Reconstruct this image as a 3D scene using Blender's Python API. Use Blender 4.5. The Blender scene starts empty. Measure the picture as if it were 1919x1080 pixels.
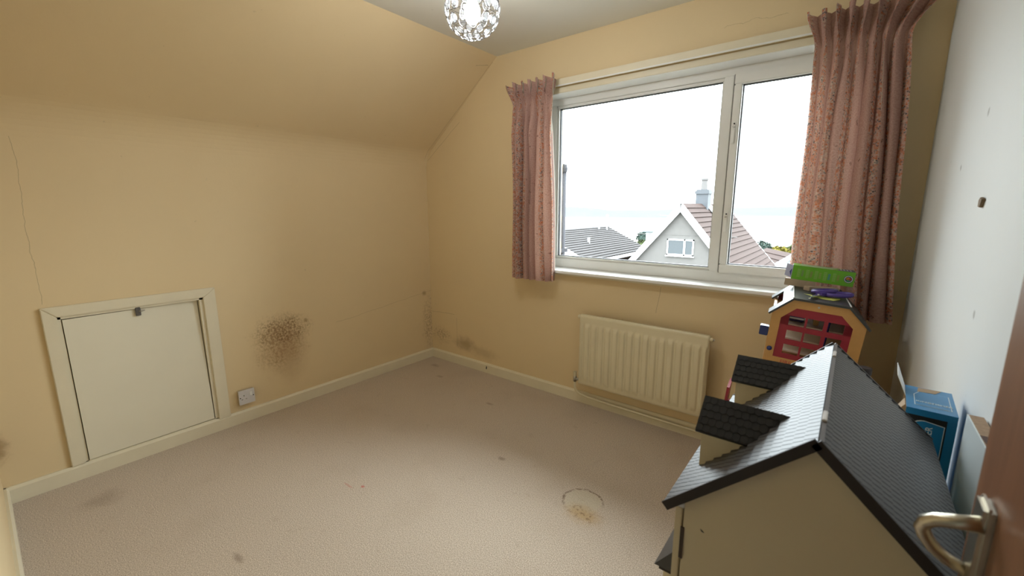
import bpy, bmesh, math, random
from mathutils import Vector, Matrix
random.seed(7)
S = bpy.context.scene
COL = S.collection
PI = math.pi
# ------------------------------------------------------------------ camera, world, light, exposure
IMG_W = 1919.0
F_PX = 802.83
cam_d = bpy.data.cameras.new('camera')
cam = bpy.data.objects.new('camera', cam_d)
COL.objects.link(cam)
S.camera = cam
cam_d.sensor_width = 36.0
cam_d.lens = F_PX / IMG_W * 36.0
cam_d.clip_start = 0.02
cam_d.clip_end = 9000
cam_d.dof.use_dof = True
cam_d.dof.focus_distance = 2.5
cam_d.dof.aperture_fstop = 5.6
_yaw, _pitch, _roll = -0.6694, -0.185, -0.0016
_f = Vector((math.sin(_yaw) * math.cos(_pitch), math.cos(_yaw) * math.cos(_pitch), math.sin(_pitch)))
_r = Vector((math.cos(_yaw), -math.sin(_yaw), 0))
_u = _r.cross(_f)
_r2 = _r * math.cos(_roll) + _u * math.sin(_roll)
_u2 = -_r * math.sin(_roll) + _u * math.cos(_roll)
_m = Matrix((_r2, _u2, -_f)).transposed().to_4x4()
_m.translation = Vector((2.8628, -2.4642, 1.3149))
cam.matrix_world = _m

wd = bpy.data.worlds.new('overcast_sky')
S.world = wd
wd.use_nodes = True
SKY = 9.2
bg = wd.node_tree.nodes['Background']
bg.inputs[0].default_value = (0.87, 0.95, 1.0, 1)
# overcast sky: zenith brighter than the horizon, L = Lz (1 + 2 sin h) / 3 (here a little softer)
_wt = wd.node_tree
_tc = _wt.nodes.new('ShaderNodeTexCoord')
_sx = _wt.nodes.new('ShaderNodeSeparateXYZ')
_wt.links.new(_tc.outputs['Generated'], _sx.inputs[0])
_mx = _wt.nodes.new('ShaderNodeMath'); _mx.operation = 'MAXIMUM'; _mx.inputs[1].default_value = 0.0
_wt.links.new(_sx.outputs[2], _mx.inputs[0])
_ma = _wt.nodes.new('ShaderNodeMath'); _ma.operation = 'MULTIPLY_ADD'
_wt.links.new(_mx.outputs[0], _ma.inputs[0])
_ma.inputs[1].default_value = SKY * 1.6
_ma.inputs[2].default_value = SKY
_wt.links.new(_ma.outputs[0], bg.inputs[1])
LAMP = 270.0            # radiance of the bulb in the pendant

vs = S.view_settings
vs.view_transform = 'Standard'
vs.look = 'None'
vs.exposure = 0.1
vs.gamma = 1.0
vs.use_curve_mapping = False

# room numbers (metres): far left floor corner is the origin, window wall y = 0, left wall x = 0
RW, RL, RH = 3.074, 2.53, 2.35
KNEE, SLX = 1.725, 0.783
WX0, WX1, WZ0, WZ1 = 1.165, 2.90, 0.902, 2.03

pd = bpy.data.lights.new('window_portal', 'AREA')
pd.shape = 'RECTANGLE'
pd.size = WX1 - WX0
pd.size_y = WZ1 - WZ0
pd.cycles.is_portal = True
portal = bpy.data.objects.new('window_portal', pd)
COL.objects.link(portal)
portal.location = ((WX0 + WX1) / 2, 0.23, (WZ0 + WZ1) / 2)
portal.rotation_euler = (-PI / 2, 0, 0)

# ------------------------------------------------------------------ helpers
MATS = {}


class NT:
    """small node-tree helper"""
    def __init__(self, name):
        self.m = bpy.data.materials.new(name)
        self.m.use_nodes = True
        self.t = self.m.node_tree
        self.n = self.t.nodes
        self.b = self.n['Principled BSDF']
        self.out = self.n['Material Output']
        self._pos = None

    def new(self, ty, **kw):
        nd = self.n.new(ty)
        for k, v in kw.items():
            setattr(nd, k, v)
        return nd

    def link(self, a, b):
        self.t.links.new(a, b)

    def setin(self, sock, v):
        if isinstance(v, bpy.types.NodeSocket):
            self.link(v, sock)
        else:
            sock.default_value = v

    def pos(self):
        if self._pos is None:
            self._pos = self.new('ShaderNodeNewGeometry').outputs['Position']
        return self._pos

    def objco(self):
        return self.new('ShaderNodeTexCoord').outputs['Object']

    def math(self, op, a, b=0.0, c=0.0, clamp=False):
        nd = self.new('ShaderNodeMath', operation=op)
        nd.use_clamp = clamp
        self.setin(nd.inputs[0], a)
        self.setin(nd.inputs[1], b)
        self.setin(nd.inputs[2], c)
        return nd.outputs[0]

    def vmath(self, op, a, b=(0, 0, 0)):
        nd = self.new('ShaderNodeVectorMath', operation=op)
        self.setin(nd.inputs[0], a)
        self.setin(nd.inputs[1], b)
        return nd.outputs['Value'] if op in ('LENGTH', 'DOT_PRODUCT') else nd.outputs[0]

    def noise(self, scale, detail=3, rough=.5, vec=None, out='Fac'):
        nd = self.new('ShaderNodeTexNoise')
        nd.inputs['Scale'].default_value = scale
        nd.inputs['Detail'].default_value = detail
        nd.inputs['Roughness'].default_value = rough
        self.link(vec if vec is not None else self.pos(), nd.inputs['Vector'])
        return nd.outputs[out]

    def maprange(self, v, a, b, c=0.0, d=1.0, smooth=True):
        nd = self.new('ShaderNodeMapRange')
        nd.interpolation_type = 'SMOOTHSTEP' if smooth else 'LINEAR'
        self.setin(nd.inputs['Value'], v)
        for k, x in (('From Min', a), ('From Max', b), ('To Min', c), ('To Max', d)):
            nd.inputs[k].default_value = x
        return nd.outputs[0]

    def mix(self, fac, a, b):
        nd = self.new('ShaderNodeMix', data_type='RGBA')
        self.setin(nd.inputs['Factor'], fac)
        self.setin(nd.inputs[6], a if isinstance(a, bpy.types.NodeSocket) else (*a, 1))
        self.setin(nd.inputs[7], b if isinstance(b, bpy.types.NodeSocket) else (*b, 1))
        return nd.outputs[2]

    def bump(self, h, strength=.2, dist=.002):
        nd = self.new('ShaderNodeBump')
        nd.inputs['Strength'].default_value = strength
        nd.inputs['Distance'].default_value = dist
        self.link(h, nd.inputs['Height'])
        self.link(nd.outputs[0], self.b.inputs['Normal'])

    def color(self, c):
        self.setin(self.b.inputs['Base Color'], c if isinstance(c, bpy.types.NodeSocket) else (*c, 1))

    # masks -------------------------------------------------------
    def blob(self, c, r, inner=.2, wob=.8, nscale=9.0, speck=None):
        v = self.vmath('MULTIPLY', self.vmath('SUBTRACT', self.pos(), c), tuple(1.0 / k for k in r))
        d = self.vmath('LENGTH', v)
        n = self.math('MULTIPLY', self.math('SUBTRACT', self.noise(nscale, 4, .6), .5), wob * 2)
        m = self.maprange(self.math('ADD', d, n), 1.0, inner)
        if speck:
            s = self.maprange(self.noise(speck, 3, .65), .40, .62)
            m = self.math('MULTIPLY', m, s)
        return m

    def crack(self, P, Q, nrm, width=.0016, wob=.02, nscale=6.0):
        P, Q, nrm = Vector(P), Vector(Q), Vector(nrm)
        dr = (Q - P)
        L = dr.length
        dr.normalize()
        side = dr.cross(nrm).normalized()
        rel = self.vmath('SUBTRACT', self.pos(), tuple(P))
        t = self.vmath('DOT_PRODUCT', rel, tuple(dr))
        s = self.vmath('DOT_PRODUCT', rel, tuple(side))
        s = self.math('ADD', s, self.math('MULTIPLY', self.math('SUBTRACT', self.noise(nscale, 4, .6), .5), wob))
        w = self.math('LESS_THAN', self.math('ABSOLUTE', s), width)
        a = self.math('GREATER_THAN', t, 0.0)
        b = self.math('LESS_THAN', t, L)
        return self.math('MULTIPLY', w, self.math('MULTIPLY', a, b))


def mat(name, color, rough=.5, metal=0.0, spec=.5, var=0.0, vscale=20.0, bump=0.0, bscale=200.0, coat=0.0, obj=False):
    if name in MATS:
        return MATS[name]
    k = NT(name)
    k.b.inputs['Roughness'].default_value = rough
    k.b.inputs['Metallic'].default_value = metal
    k.b.inputs['Specular IOR Level'].default_value = spec
    if coat:
        k.b.inputs['Coat Weight'].default_value = coat
    vec = k.objco() if obj else None
    if var:
        n = k.noise(vscale, 4, .6, vec)
        k.color(k.mix(n, tuple(max(0, c * (1 - var)) for c in color), tuple(min(1, c * (1 + var)) for c in color)))
    else:
        k.color(k.mix(k.noise(vscale, 2, .5, vec), tuple(c * .985 for c in color), tuple(min(1, c * 1.015) for c in color)))
    if bump:
        k.bump(k.noise(bscale, 3, .6, vec), bump, .001)
    MATS[name] = k.m
    return k.m


WORLD = {}


def thing(name, label, cat, loc=(0, 0, 0), rot=None, group=None, kind=None):
    o = bpy.data.objects.new(name, None)
    o.empty_display_size = .05
    COL.objects.link(o)
    M = Matrix.Translation(Vector(loc))
    if rot is not None:
        M = M @ rot.to_4x4()
    o.matrix_world = M
    WORLD[o] = M.copy()
    tag(o, label, cat, group, kind)
    return o


def tag(o, label=None, cat=None, group=None, kind=None):
    if label:
        o['label'] = label
    if cat:
        o['category'] = cat
    if group:
        o['group'] = group
    if kind:
        o['kind'] = kind
    return o


class MB:
    """collects shapes into one bmesh"""
    def __init__(self):
        self.bm = bmesh.new()

    def box(self, lo, hi, M=None):
        vs_ = [self.bm.verts.new((x, y, z)) for x in (lo[0], hi[0]) for y in (lo[1], hi[1]) for z in (lo[2], hi[2])]
        if M is not None:
            for v in vs_:
                v.co = M @ v.co
        for f in ((0, 1, 3, 2), (4, 6, 7, 5), (0, 4, 5, 1), (2, 3, 7, 6), (0, 2, 6, 4), (1, 5, 7, 3)):
            self.bm.faces.new([vs_[i] for i in f])
        return self

    def prism(self, poly, vec, M=None):
        vec = Vector(vec)
        a = [self.bm.verts.new(p) for p in poly]
        b = [self.bm.verts.new(Vector(p) + vec) for p in poly]
        if M is not None:
            for v in a + b:
                v.co = M @ v.co
        n = len(poly)
        self.bm.faces.new(a)
        self.bm.faces.new(b[::-1])
        for i in range(n):
            self.bm.faces.new((a[i], b[i], b[(i + 1) % n], a[(i + 1) % n]))
        return self

    def tube(self, pts, r, seg=10, cap=True, flat=1.0):
        pts = [Vector(p) for p in pts]
        rings = []
        rr = r if isinstance(r, (list, tuple)) else [r] * len(pts)
        ref = None
        for i, p in enumerate(pts):
            t = (pts[min(i + 1, len(pts) - 1)] - pts[max(i - 1, 0)]).normalized()
            if ref is None:
                ref = t.orthogonal().normalized()
            else:
                ref = (ref - t * ref.dot(t)).normalized()
            bi = t.cross(ref)
            rings.append([self.bm.verts.new(p + (ref * math.cos(2 * PI * k / seg) + bi * math.sin(2 * PI * k / seg) * flat) * rr[i]) for k in range(seg)])
        for i in range(len(rings) - 1):
            for k in range(seg):
                self.bm.faces.new((rings[i][k], rings[i][(k + 1) % seg], rings[i + 1][(k + 1) % seg], rings[i + 1][k]))
        if cap:
            self.bm.faces.new(rings[0][::-1])
            self.bm.faces.new(rings[-1])
        return self

    def lathe(self, prof, seg=24, M=None):
        """prof: list of (r, z) around z axis"""
        rings = []
        for r, z in prof:
            if r < 1e-6:
                rings.append([self.bm.verts.new((0, 0, z))])
            else:
                rings.append([self.bm.verts.new((r * math.cos(2 * PI * k / seg), r * math.sin(2 * PI * k / seg), z)) for k in range(seg)])
        if M is not None:
            for ring in rings:
                for v in ring:
                    v.co = M @ v.co
        for a, b in zip(rings[:-1], rings[1:]):
            for k in range(seg):
                k2 = (k + 1) % seg
                if len(a) == 1 and len(b) == 1:
                    continue
                if len(a) == 1:
                    self.bm.faces.new((a[0], b[k], b[k2]))
                elif len(b) == 1:
                    self.bm.faces.new((a[k], b[0], a[k2]))
                else:
                    self.bm.faces.new((a[k], b[k], b[k2], a[k2]))
        return self

    def grid(self, fn, nu, nv, uv=None, uvfn=None):
        vv = [[self.bm.verts.new(fn(i / nu, j / nv)) for j in range(nv + 1)] for i in range(nu + 1)]
        lay = self.bm.loops.layers.uv.verify() if uvfn else None
        for i in range(nu):
            for j in range(nv):
                f = self.bm.faces.new((vv[i][j], vv[i + 1][j], vv[i + 1][j + 1], vv[i][j + 1]))
                if lay:
                    for lp, (a, b) in zip(f.loops, ((i, j), (i + 1, j), (i + 1, j + 1), (i, j + 1))):
                        lp[lay].uv = uvfn(a / nu, b / nv)
        return self

    def mesh(self, name, bevel=0.0, smooth=False):
        if bevel:
            bmesh.ops.bevel(self.bm, geom=self.bm.edges[:], offset=bevel, segments=2, affect='EDGES', clamp_overlap=True)
        bmesh.ops.recalc_face_normals(self.bm, faces=self.bm.faces[:])
        me = bpy.data.meshes.new(name)
        self.bm.to_mesh(me)
        self.bm.free()
        if smooth:
            for p in me.polygons:
                p.use_smooth = True
        return me

    def build(self, name, material, parent=None, bevel=0.0, smooth=False, local=False, kind=None, solid=0.0):
        me = self.mesh(name, bevel, smooth)
        return link(name, me, material, parent, local, kind, solid)


def link(name, me, material, parent=None, local=False, kind=None, solid=0.0):
    if material is not None and not me.materials:
        me.materials.append(material)
    o = bpy.data.objects.new(name, me)
    COL.objects.link(o)
    if parent is not None:
        o.parent = parent
        if parent in WORLD:
            if local:
                WORLD[o] = WORLD[parent].copy()
            else:
                me.transform(WORLD[parent].inverted())
                WORLD[o] = WORLD[parent].copy()
    if parent is None:
        WORLD[o] = Matrix.Identity(4)
    if kind:
        o['kind'] = kind
    if solid:
        md = o.modifiers.new('solid', 'SOLIDIFY')
        md.thickness = solid
        md.offset = 0
    return o


def struct(name, mb, material, bevel=0.0, smooth=False):
    o = mb.build(name, material, None, bevel, smooth)
    o['kind'] = 'structure'
    return o


def text_mesh(s, size, extrude=.0004):
    cu = bpy.data.curves.new('lettering', 'FONT')
    cu.body = s
    cu.size = size
    cu.extrude = extrude
    cu.align_x = 'CENTER'
    cu.align_y = 'CENTER'
    ob = bpy.data.objects.new('lettering', cu)
    COL.objects.link(ob)
    dg = bpy.context.evaluated_depsgraph_get()
    me = bpy.data.meshes.new_from_object(ob.evaluated_get(dg))
    bpy.data.objects.remove(ob)
    bpy.data.curves.remove(cu)
    me.materials.clear()
    return me


def frame_from(o, ex, ey, ez=None):
    ex, ey = Vector(ex).normalized(), Vector(ey).normalized()
    ez = ex.cross(ey)
    M = Matrix((ex, ey, ez)).transposed().to_4x4()
    M.translation = Vector(o)
    return M


# ------------------------------------------------------------------ materials of the room
CREAM = (.77, .615, .375)


def wall_material(name, base, extra=None, bump=.12):
    k = NT(name)
    k.b.inputs['Roughness'].default_value = .62
    k.b.inputs['Specular IOR Level'].default_value = .3
    c = k.mix(k.noise(2.2, 4, .6), tuple(x * .965 for x in base), tuple(min(1, x * 1.03) for x in base))
    # scattered scuffs
    sc = k.maprange(k.noise(26, 2, .5), .74, .80)
    c = k.mix(k.math('MULTIPLY', sc, .35), c, tuple(x * .55 for x in base))
    if extra:
        c = extra(k, c)
    k.color(c)
    k.bump(k.noise(55, 4, .6), bump, .003)
    return k.m


def left_marks(k, c):
    MO = (.37, .235, .115)
    MD = (.22, .125, .055)
    m = k.blob((0, -1.28, .45), (.3, .22, .23), .1, .6, 11, 60)
    c = k.mix(k.math('MULTIPLY', m, .95), c, MO)
    m = k.blob((0, -1.27, .40), (.3, .21, .27), .0, .45, 7)
    c = k.mix(k.math('MULTIPLY', m, .62), c, (.45, .30, .16))
    m = k.blob((0, -1.27, .53), (.3, .22, .13), .2, .6, 16, 80)
    c = k.mix(k.math('MULTIPLY', m, .85), c, MD)
    for cc, r in (((0, -.075, .586), (.3, .035, .028)), ((0, -2.525, .27), (.3, .05, .10)), ((0, -1.115, .565), (.3, .02, .02))):
        c = k.mix(k.math('MULTIPLY', k.blob(cc, r, .2, .5, 30), .7), c, MO)
    m = k.blob((0, -.03, .32), (.3, .10, .30), .2, .6, 12, 60)
    c = k.mix(k.math('MULTIPLY', m, .45), c, MD)
    for P, Q in (((0, -2.288, 1.694), (0, -2.301, .885)),):
        c = k.mix(k.math('MULTIPLY', k.crack(P, Q, (1, 0, 0), .0013, .045, 5), .42), c, (.30, .22, .12))
    c = k.mix(k.math('MULTIPLY', k.crack((0, -.9, .50), (0, 0, .60), (1, 0, 0), .0014, .03), .35), c, (.3, .2, .11))
    return c


def back_marks(k, c):
    MO = (.33, .22, .11)
    m = k.blob((.40, 0, .19), (.17, .3, .085), .1, .6, 12)
    c = k.mix(k.math('MULTIPLY', m, .62), c, MO)
    m = k.blob((.12, 0, .22), (.16, .3, .10), .1, .6, 14, 60)
    c = k.mix(k.math('MULTIPLY', m, .5), c, (.2, .12, .06))
    m = k.blob((.62, 0, .15), (.2, .3, .07), .1, .6, 14)
    c = k.mix(k.math('MULTIPLY', m, .3), c, MO)
    n = (0, -1, 0)
    c = k.mix(k.math('MULTIPLY', k.crack((2.25, 0, 2.20), (2.52, 0, 2.19), n, .0012, .09, 7), .4), c, (.30, .21, .11))
    for P, Q in (((0, 0, .415), (.29, 0, .425)), ((.315, 0, .40), (.318, 0, .15)), ((2.02, 0, .86), (2.0, 0, .70)), ((.02, 0, 1.70), (.40, 0, 1.96))):
        c = k.mix(k.math('MULTIPLY', k.crack(P, Q, n, .0014, .025), .5), c, (.27, .19, .10))
    return c


M_LEFT = wall_material('cream_paint_stained', CREAM, left_marks)
M_BACK = wall_material('cream_paint_window_wall', CREAM, back_marks)


def slope_marks(k, c):
    c = k.mix(k.math('MULTIPLY', k.crack((.69, -.12, 2.28), (.72, -.02, 2.30), (.62, 0, -.78), .0016, .03, 12), .6), c, (.25, .17, .1))
    c = k.mix(k.math('MULTIPLY', k.crack((.0, -.03, 1.735), (.74, -.008, 2.33), (.62, 0, -.78), .0014, .02, 12), .5), c, (.25, .17, .1))
    return c


M_SLOPE = wall_material('cream_paint_slope', CREAM, slope_marks)
M_CEIL = wall_material('ceiling_white', (.76, .75, .68), None, .06)


def right_marks(k, c):
    for cc in ((3.074, -.98, 1.53), (3.074, -1.22, 1.10), (3.074, -.75, 1.42), (3.074, -1.3, 1.7)):
        c = k.mix(k.math('MULTIPLY', k.blob(cc, (.3, .012, .012), .3, .8, 60), .6), c, (.25, .25, .24))
    c = k.mix(k.math('MULTIPLY', k.crack((3.074, -.02, 2.3), (3.074, -.03, 1.7), (-1, 0, 0), .0014, .03, 12), .6), c, (.3, .25, .17))
    return c


M_RIGHT = wall_material('white_paint', (.73, .76, .77), right_marks, .05)
M_GLOSS = mat('cream_gloss_paint', (.78, .71, .54), .35, var=.05, vscale=14, bump=.05, bscale=60)
M_HATCHP = mat('ivory_satin_paint', (.80, .75, .60), .42, var=.03, vscale=6, bump=.04, bscale=40)
M_UPVC = mat('white_upvc', (.80, .80, .77), .32, var=.02)
M_WHITE = mat('white_gloss', (.86, .86, .84), .3, var=.02)
M_DARK = mat('near_black', (.03, .03, .03), .7)  # plain near-black: screws, skirting chip, painted hole patch


def carpet_material():
    k = NT('beige_carpet')
    k.b.inputs['Roughness'].default_value = .95
    k.b.inputs['Specular IOR Level'].default_value = .1
    k.b.inputs['Sheen Weight'].default_value = .25
    base, dk, lt = (.60, .49, .385), (.29, .215, .15), (.82, .705, .58)
    fib = k.noise(235, 4, .75)
    c = k.mix(k.maprange(fib, .34, .68), dk, lt)
    c = k.mix(.24, c, base)
    big = k.noise(2.6, 4, .6)
    c = k.mix(k.math('MULTIPLY', k.maprange(big, .5, .75), .22), c, (.40, .30, .21))
    c = k.mix(k.math('MULTIPLY', k.maprange(k.noise(13, 3, .6), .60, .78), .30), c, (.33, .235, .155))
    # small dirt spots
    for cc, r, a in (((.20, -.16, 0), (.07, .04, 1), .5), ((.42, -.30, 0), (.05, .025, 1), .4),
                     ((1.53, -.87, 0), (.035, .02, 1), .6), ((1.16, -2.0, 0), (.06, .02, 1), .6), ((1.05, -.42, 0), (.05, .02, 1), .5),
                     ((.3, -2.25, 0), (.1, .1, 1), .35)):
        c = k.mix(k.math('MULTIPLY', k.blob(cc, r, .1, .6, 16), a), c, (.22, .145, .09))
    # red mark
    c = k.mix(k.math('MULTIPLY', k.blob((1.153, -1.461, 0), (.016, .012, 1), .3, .5, 60), .75), c, (.55, .11, .08))
    c = k.mix(k.math('MULTIPLY', k.blob((1.09, -1.50, 0), (.05, .008, 1), .3, .5, 50), .45), c, (.50, .16, .11))
    # ring stain
    v = k.vmath('MULTIPLY', k.vmath('SUBTRACT', k.pos(), (2.035, -.905, 0)), (1 / .092, 1 / .092, 0))
    d = k.math('ADD', k.vmath('LENGTH', v), k.math('MULTIPLY', k.math('SUBTRACT', k.noise(18, 3, .6), .5), .35))
    inside = k.maprange(d, 1.0, .8)
    c = k.mix(k.math('MULTIPLY', inside, .35), c, (.58, .52, .36))
    rim = k.math('SUBTRACT', 1.0, k.math('MULTIPLY', k.math('ABSOLUTE', k.math('SUBTRACT', d, .97)), 11.0), clamp=True)
    away = k.maprange(k.vmath('DOT_PRODUCT', v, (-.55, .83, 0)), -.55, .15)
    spk = k.maprange(k.noise(70, 3, .7), .36, .55)
    c = k.mix(k.math('MULTIPLY', k.math('MULTIPLY', rim, away), k.math('MULTIPLY', spk, .9)), c, (.14, .075, .035))
    m = k.blob((2.080, -.975, 0), (.120, .075, 1), .1, .45, 18)
    c = k.mix(k.math('MULTIPLY', m, .75), c, (.50, .33, .15))
    c = k.mix(k.math('MULTIPLY', k.math('MULTIPLY', m, k.maprange(k.noise(60, 3, .7), .5, .62)), .7), c, (.20, .11, .05))
    k.color(c)
    k.bump(k.math('ADD', fib, k.math('MULTIPLY', k.noise(120, 2, .6), .3)), .6, .004)
    return k.m


M_CARPET = carpet_material()

# ------------------------------------------------------------------ room shell
TH = .12
struct('floor', MB().box((-.15, -RL - .2, -.12), (RW + .15, .28, 0)), M_CARPET)
# left wall with the hatch opening
HY0, HY1, HZ0, HZ1 = -2.262, -1.688, .078, .818
w = MB()
w.box((-TH, -RL - .15, -.05), (0, HY0, KNEE))
w.box((-TH, HY1, -.05), (0, .02, KNEE))
w.box((-TH, HY0, HZ1), (0, HY1, KNEE))
w.box((-TH, HY0, -.05), (0, HY1, HZ0))
struct('wall_left', w, M_LEFT)
# sloped ceiling with a softly rounded knee, then the flat ceiling
sl = math.atan2(RH - KNEE, SLX)
prof = []
R0 = .22
tl = R0 * math.tan((PI / 2 - sl) / 2)
for i in range(9):
    a = (PI / 2 - sl) * i / 8
    prof.append((R0 - R0 * math.cos(a), KNEE - tl + R0 * math.sin(a)))
prof.append((SLX, RH))
back = [(x - .10 * math.sin(sl) - .02, z + .10 * math.cos(sl) + .02) for x, z in prof[::-1]]
poly = [(-.0, KNEE - tl - .0)] + prof[1:] + [(SLX, RH + .14), (-.14, RH + .14), (-.14, KNEE - tl)]
w = MB()
w.prism([(x, -RL - .15, z) for x, z in poly], (0, RL + .17, 0))
o = struct('ceiling_slope', w, M_SLOPE)
struct('ceiling', MB().box((SLX - .01, -RL - .15, RH), (RW + .15, .05, RH + .14)), M_CEIL)
# window wall
WT = .27
w = MB()
w.prism([(-.12, 0, -.1), (WX0, 0, -.1), (WX0, 0, RH + .14), (-.12, 0, RH + .14)], (0, WT, 0))
w.box((WX0, 0, WZ1), (WX1, WT, RH + .14))
w.box((WX0, 0, -.1), (WX1, WT, WZ0 - .017))
w.box((WX1, 0, -.1), (RW + .15, WT, RH + .14))
struct('wall_back', w, M_BACK)
struct('wall_right', MB().box((RW, -RL - .15, -.1), (RW + .15, .05, RH + .05)), M_RIGHT)
# wall with the doorway the picture is taken from, and the landing behind it
DX0, DX1, DZ = 2.235, 3.024, 2.0
w = MB()
w.box((-.12, -RL - .12, -.05), (DX0, -RL, RH + .1))
w.box((DX0, -RL - .12, DZ), (DX1, -RL, RH + .1))
w.box((DX1, -RL - .12, -.05), (RW + .1, -RL, RH + .1))
struct('wall_front', w, M_LEFT)
w = MB()
w.box((1.9, -3.9, -.12), (3.4, -RL - .12, 0))
struct('floor_landing', w, M_CARPET)
w = MB()
w.box((1.8, -4.0, -.1), (1.9, -RL - .1, 2.5))
w.box((3.3, -4.0, -.1), (3.4, -RL - .1, 2.5))
w.box((1.8, -4.0, -.1), (3.4, -3.9, 2.5))
w.box((1.8, -4.0, 2.35), (3.4, -RL - .1, 2.5))
struct('wall_landing', w, M_CEIL)


def skirting(name, a, b, inward, h=.078, t=.016):
    a, b, n = Vector(a), Vector(b), Vector(inward)
    m = MB()
    pr = [(0, 0), (t, 0), (t, h - .012), (t * .55, h), (0, h)]
    m.prism([a + n * p + Vector((0, 0, q)) for p, q in pr], b - a)
    return struct(name, m, M_GLOSS)


skirting('baseboard_left', (0, -RL, 0), (0, 0, 0), (1, 0, 0))
skirting('baseboard_back', (0, 0, 0), (RW, 0, 0), (0, -1, 0))
skirting('baseboard_right', (RW, -RL, 0), (RW, 0, 0), (-1, 0, 0))
skirting('baseboard_front', (0, -RL, 0), (DX0 - .06, -RL, 0), (0, 1, 0))
# little chip out of the window wall skirting and the plug hole in the right wall
bb = bpy.data.objects['baseboard_back']
MB().prism([(.655, -.0165, .035), (.662, -.0165, .030), (.668, -.0165, .048), (.660, -.0165, .062)], (0, -.0006, 0)).build('chipped_paint', M_DARK, bb)
wr = bpy.data.objects['wall_right']
M_PLUG = mat('brown_plug', (.20, .14, .08), .8, var=.4, vscale=90)
MB().prism([(RW, -1.125, 1.332), (RW, -1.104, 1.336), (RW, -1.093, 1.330), (RW, -1.095, 1.315), (RW, -1.112, 1.314)], (-.006, 0, 0)).build('plaster_plug', M_PLUG, wr, bevel=.001)

# ------------------------------------------------------------------ window
FY = .120           # inner face of the frame
struct('trim_1', MB().box((WX0 - .02, -.050, WZ0 - .018), (WX1 + .02, FY + .01, WZ0)), M_WHITE, bevel=.003)   # sill board
struct('trim_2', MB().box((WX0 - .0, -.014, WZ0 - .034), (WX1 + .0, .0, WZ0 - .018)), M_GLOSS, bevel=.002)
struct('trim_3', MB().box((WX0 - .01, -.006, WZ1), (WX1 + .01, .012, WZ1 + .032)), M_GLOSS, bevel=.002)         # head strip
w = MB()
w.box((WX0 - .001, -.0005, WZ1 - .003), (WX1 + .001, FY + .02, WZ1 + .002))
w.box((WX0 - .002, -.001, WZ0), (WX0 + .004, FY + .02, WZ1))
w.box((WX1 - .004, -.001, WZ0), (WX1 + .002, FY + .02, WZ1))
struct('trim_4', w, M_WHITE)
win = tag(bpy.data.objects.new('window_1', None), kind='structure')
COL.objects.link(win)
WORLD[win] = Matrix.Identity(4)
GX0, GX1 = 1.218, 2.234                 # fixed pane
GZ0, GZ1 = .978, 1.970
M0, M1 = 2.234, 2.292                   # mullion
CX0, CX1 = 2.292, 2.86                  # opening casement
fr = MB()
fr.box((WX0, FY, WZ0), (WX1, FY + .065, WZ0 + .062))
fr.box((WX0, FY, WZ1 - .045), (WX1, FY + .065, WZ1))
fr.box((WX0, FY, WZ0 + .062), (GX0 - .012, FY + .065, WZ1 - .045))
fr.box((CX1, FY, WZ0 + .062), (WX1, FY + .065, WZ1 - .045))
fr.box((M0 + .008, FY, WZ0 + .062), (M1, FY + .065, WZ1 - .045))
fr.build('frame', M_UPVC, win, bevel=.003)
bd = MB()                                # glazing beads of the fixed pane, stepped back
for lo, hi in (((GX0 - .012, FY + .012, WZ0 + .062), (M0 + .008, FY + .05, GZ0)), ((GX0 - .012, FY + .012, GZ1), (M0 + .008, FY + .05, WZ1 - .045)),
               ((GX0 - .012, FY + .012, GZ0), (GX0, FY + .05, GZ1)), ((M0, FY + .012, GZ0), (M0 + .008, FY + .05, GZ1))):
    bd.box(lo, hi)
bd.build('glazing_bead', M_UPVC, win, bevel=.003)
SX0, SX1, SZ0, SZ1 = 2.334, 2.812, 1.005, 1.940
sh = MB()
FS = FY - .012
sh.box((CX0 + .004, FS, WZ0 + .055), (CX1 + .004, FS + .06, SZ0))
sh.box((CX0 + .004, FS, SZ1), (CX1 + .004, FS + .06, WZ1 - .038))
sh.box((CX0 + .004, FS, SZ0), (SX0, FS + .06, SZ1))
sh.box((SX1, FS, SZ0), (CX1 + .004, FS + .06, SZ1))
sash = sh.build('casement_sash', M_UPVC, win, bevel=.004)
gk = MB()                                # black gaskets round both panes
for x0, x1, z0, z1, yy in ((GX0, GX1, GZ0, GZ1, FY + .028), (SX0, SX1, SZ0, SZ1, FS + .025)):
    g = .0045
    gk.box((x0, yy, z0), (x1, yy + .02, z0 + g)); gk.box((x0, yy, z1 - g), (x1, yy + .02, z1))
    gk.box((x0, yy, z0), (x0 + g, yy + .02, z1)); gk.box((x1 - g, yy, z0), (x1, yy + .02, z1))
gk.build('gasket', mat('black_rubber', (.05, .05, .055), .6), win)


def glass_material():
    k = NT('window_glass')
    tr = k.new('ShaderNodeBsdfTransparent')
    tr.inputs[0].default_value = (.97, .985, .98, 1)
    gl = k.new('ShaderNodeBsdfGlossy')
    gl.inputs['Roughness'].default_value = .02
    fz = k.new('ShaderNodeFresnel')
    fz.inputs['IOR'].default_value = 1.25
    mx = k.new('ShaderNodeMixShader')
    k.link(fz.outputs[0], mx.inputs[0])
    k.link(tr.outputs[0], mx.inputs[1])
    k.link(gl.outputs[0], mx.inputs[2])
    k.link(mx.outputs[0], k.out.inputs['Surface'])
    return k.m


M_GLASS = glass_material()
MB().box((CX0 + .0005, FS + .006, WZ0 + .056), (CX0 + .0045, FY + .02, WZ1 - .04)).build('joint_shade', mat('joint_shade_grey', (.20, .20, .19), .7), win)  # grey strip painted in as the shadow of the sash joint
MB().box((GX0, FY + .034, GZ0), (GX1, FY + .038, GZ1)).build('pane', M_GLASS, win)
MB().box((SX0, FS + .031, SZ0), (SX1, FS + .035, SZ1)).build('pane', M_GLASS, win)
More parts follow.
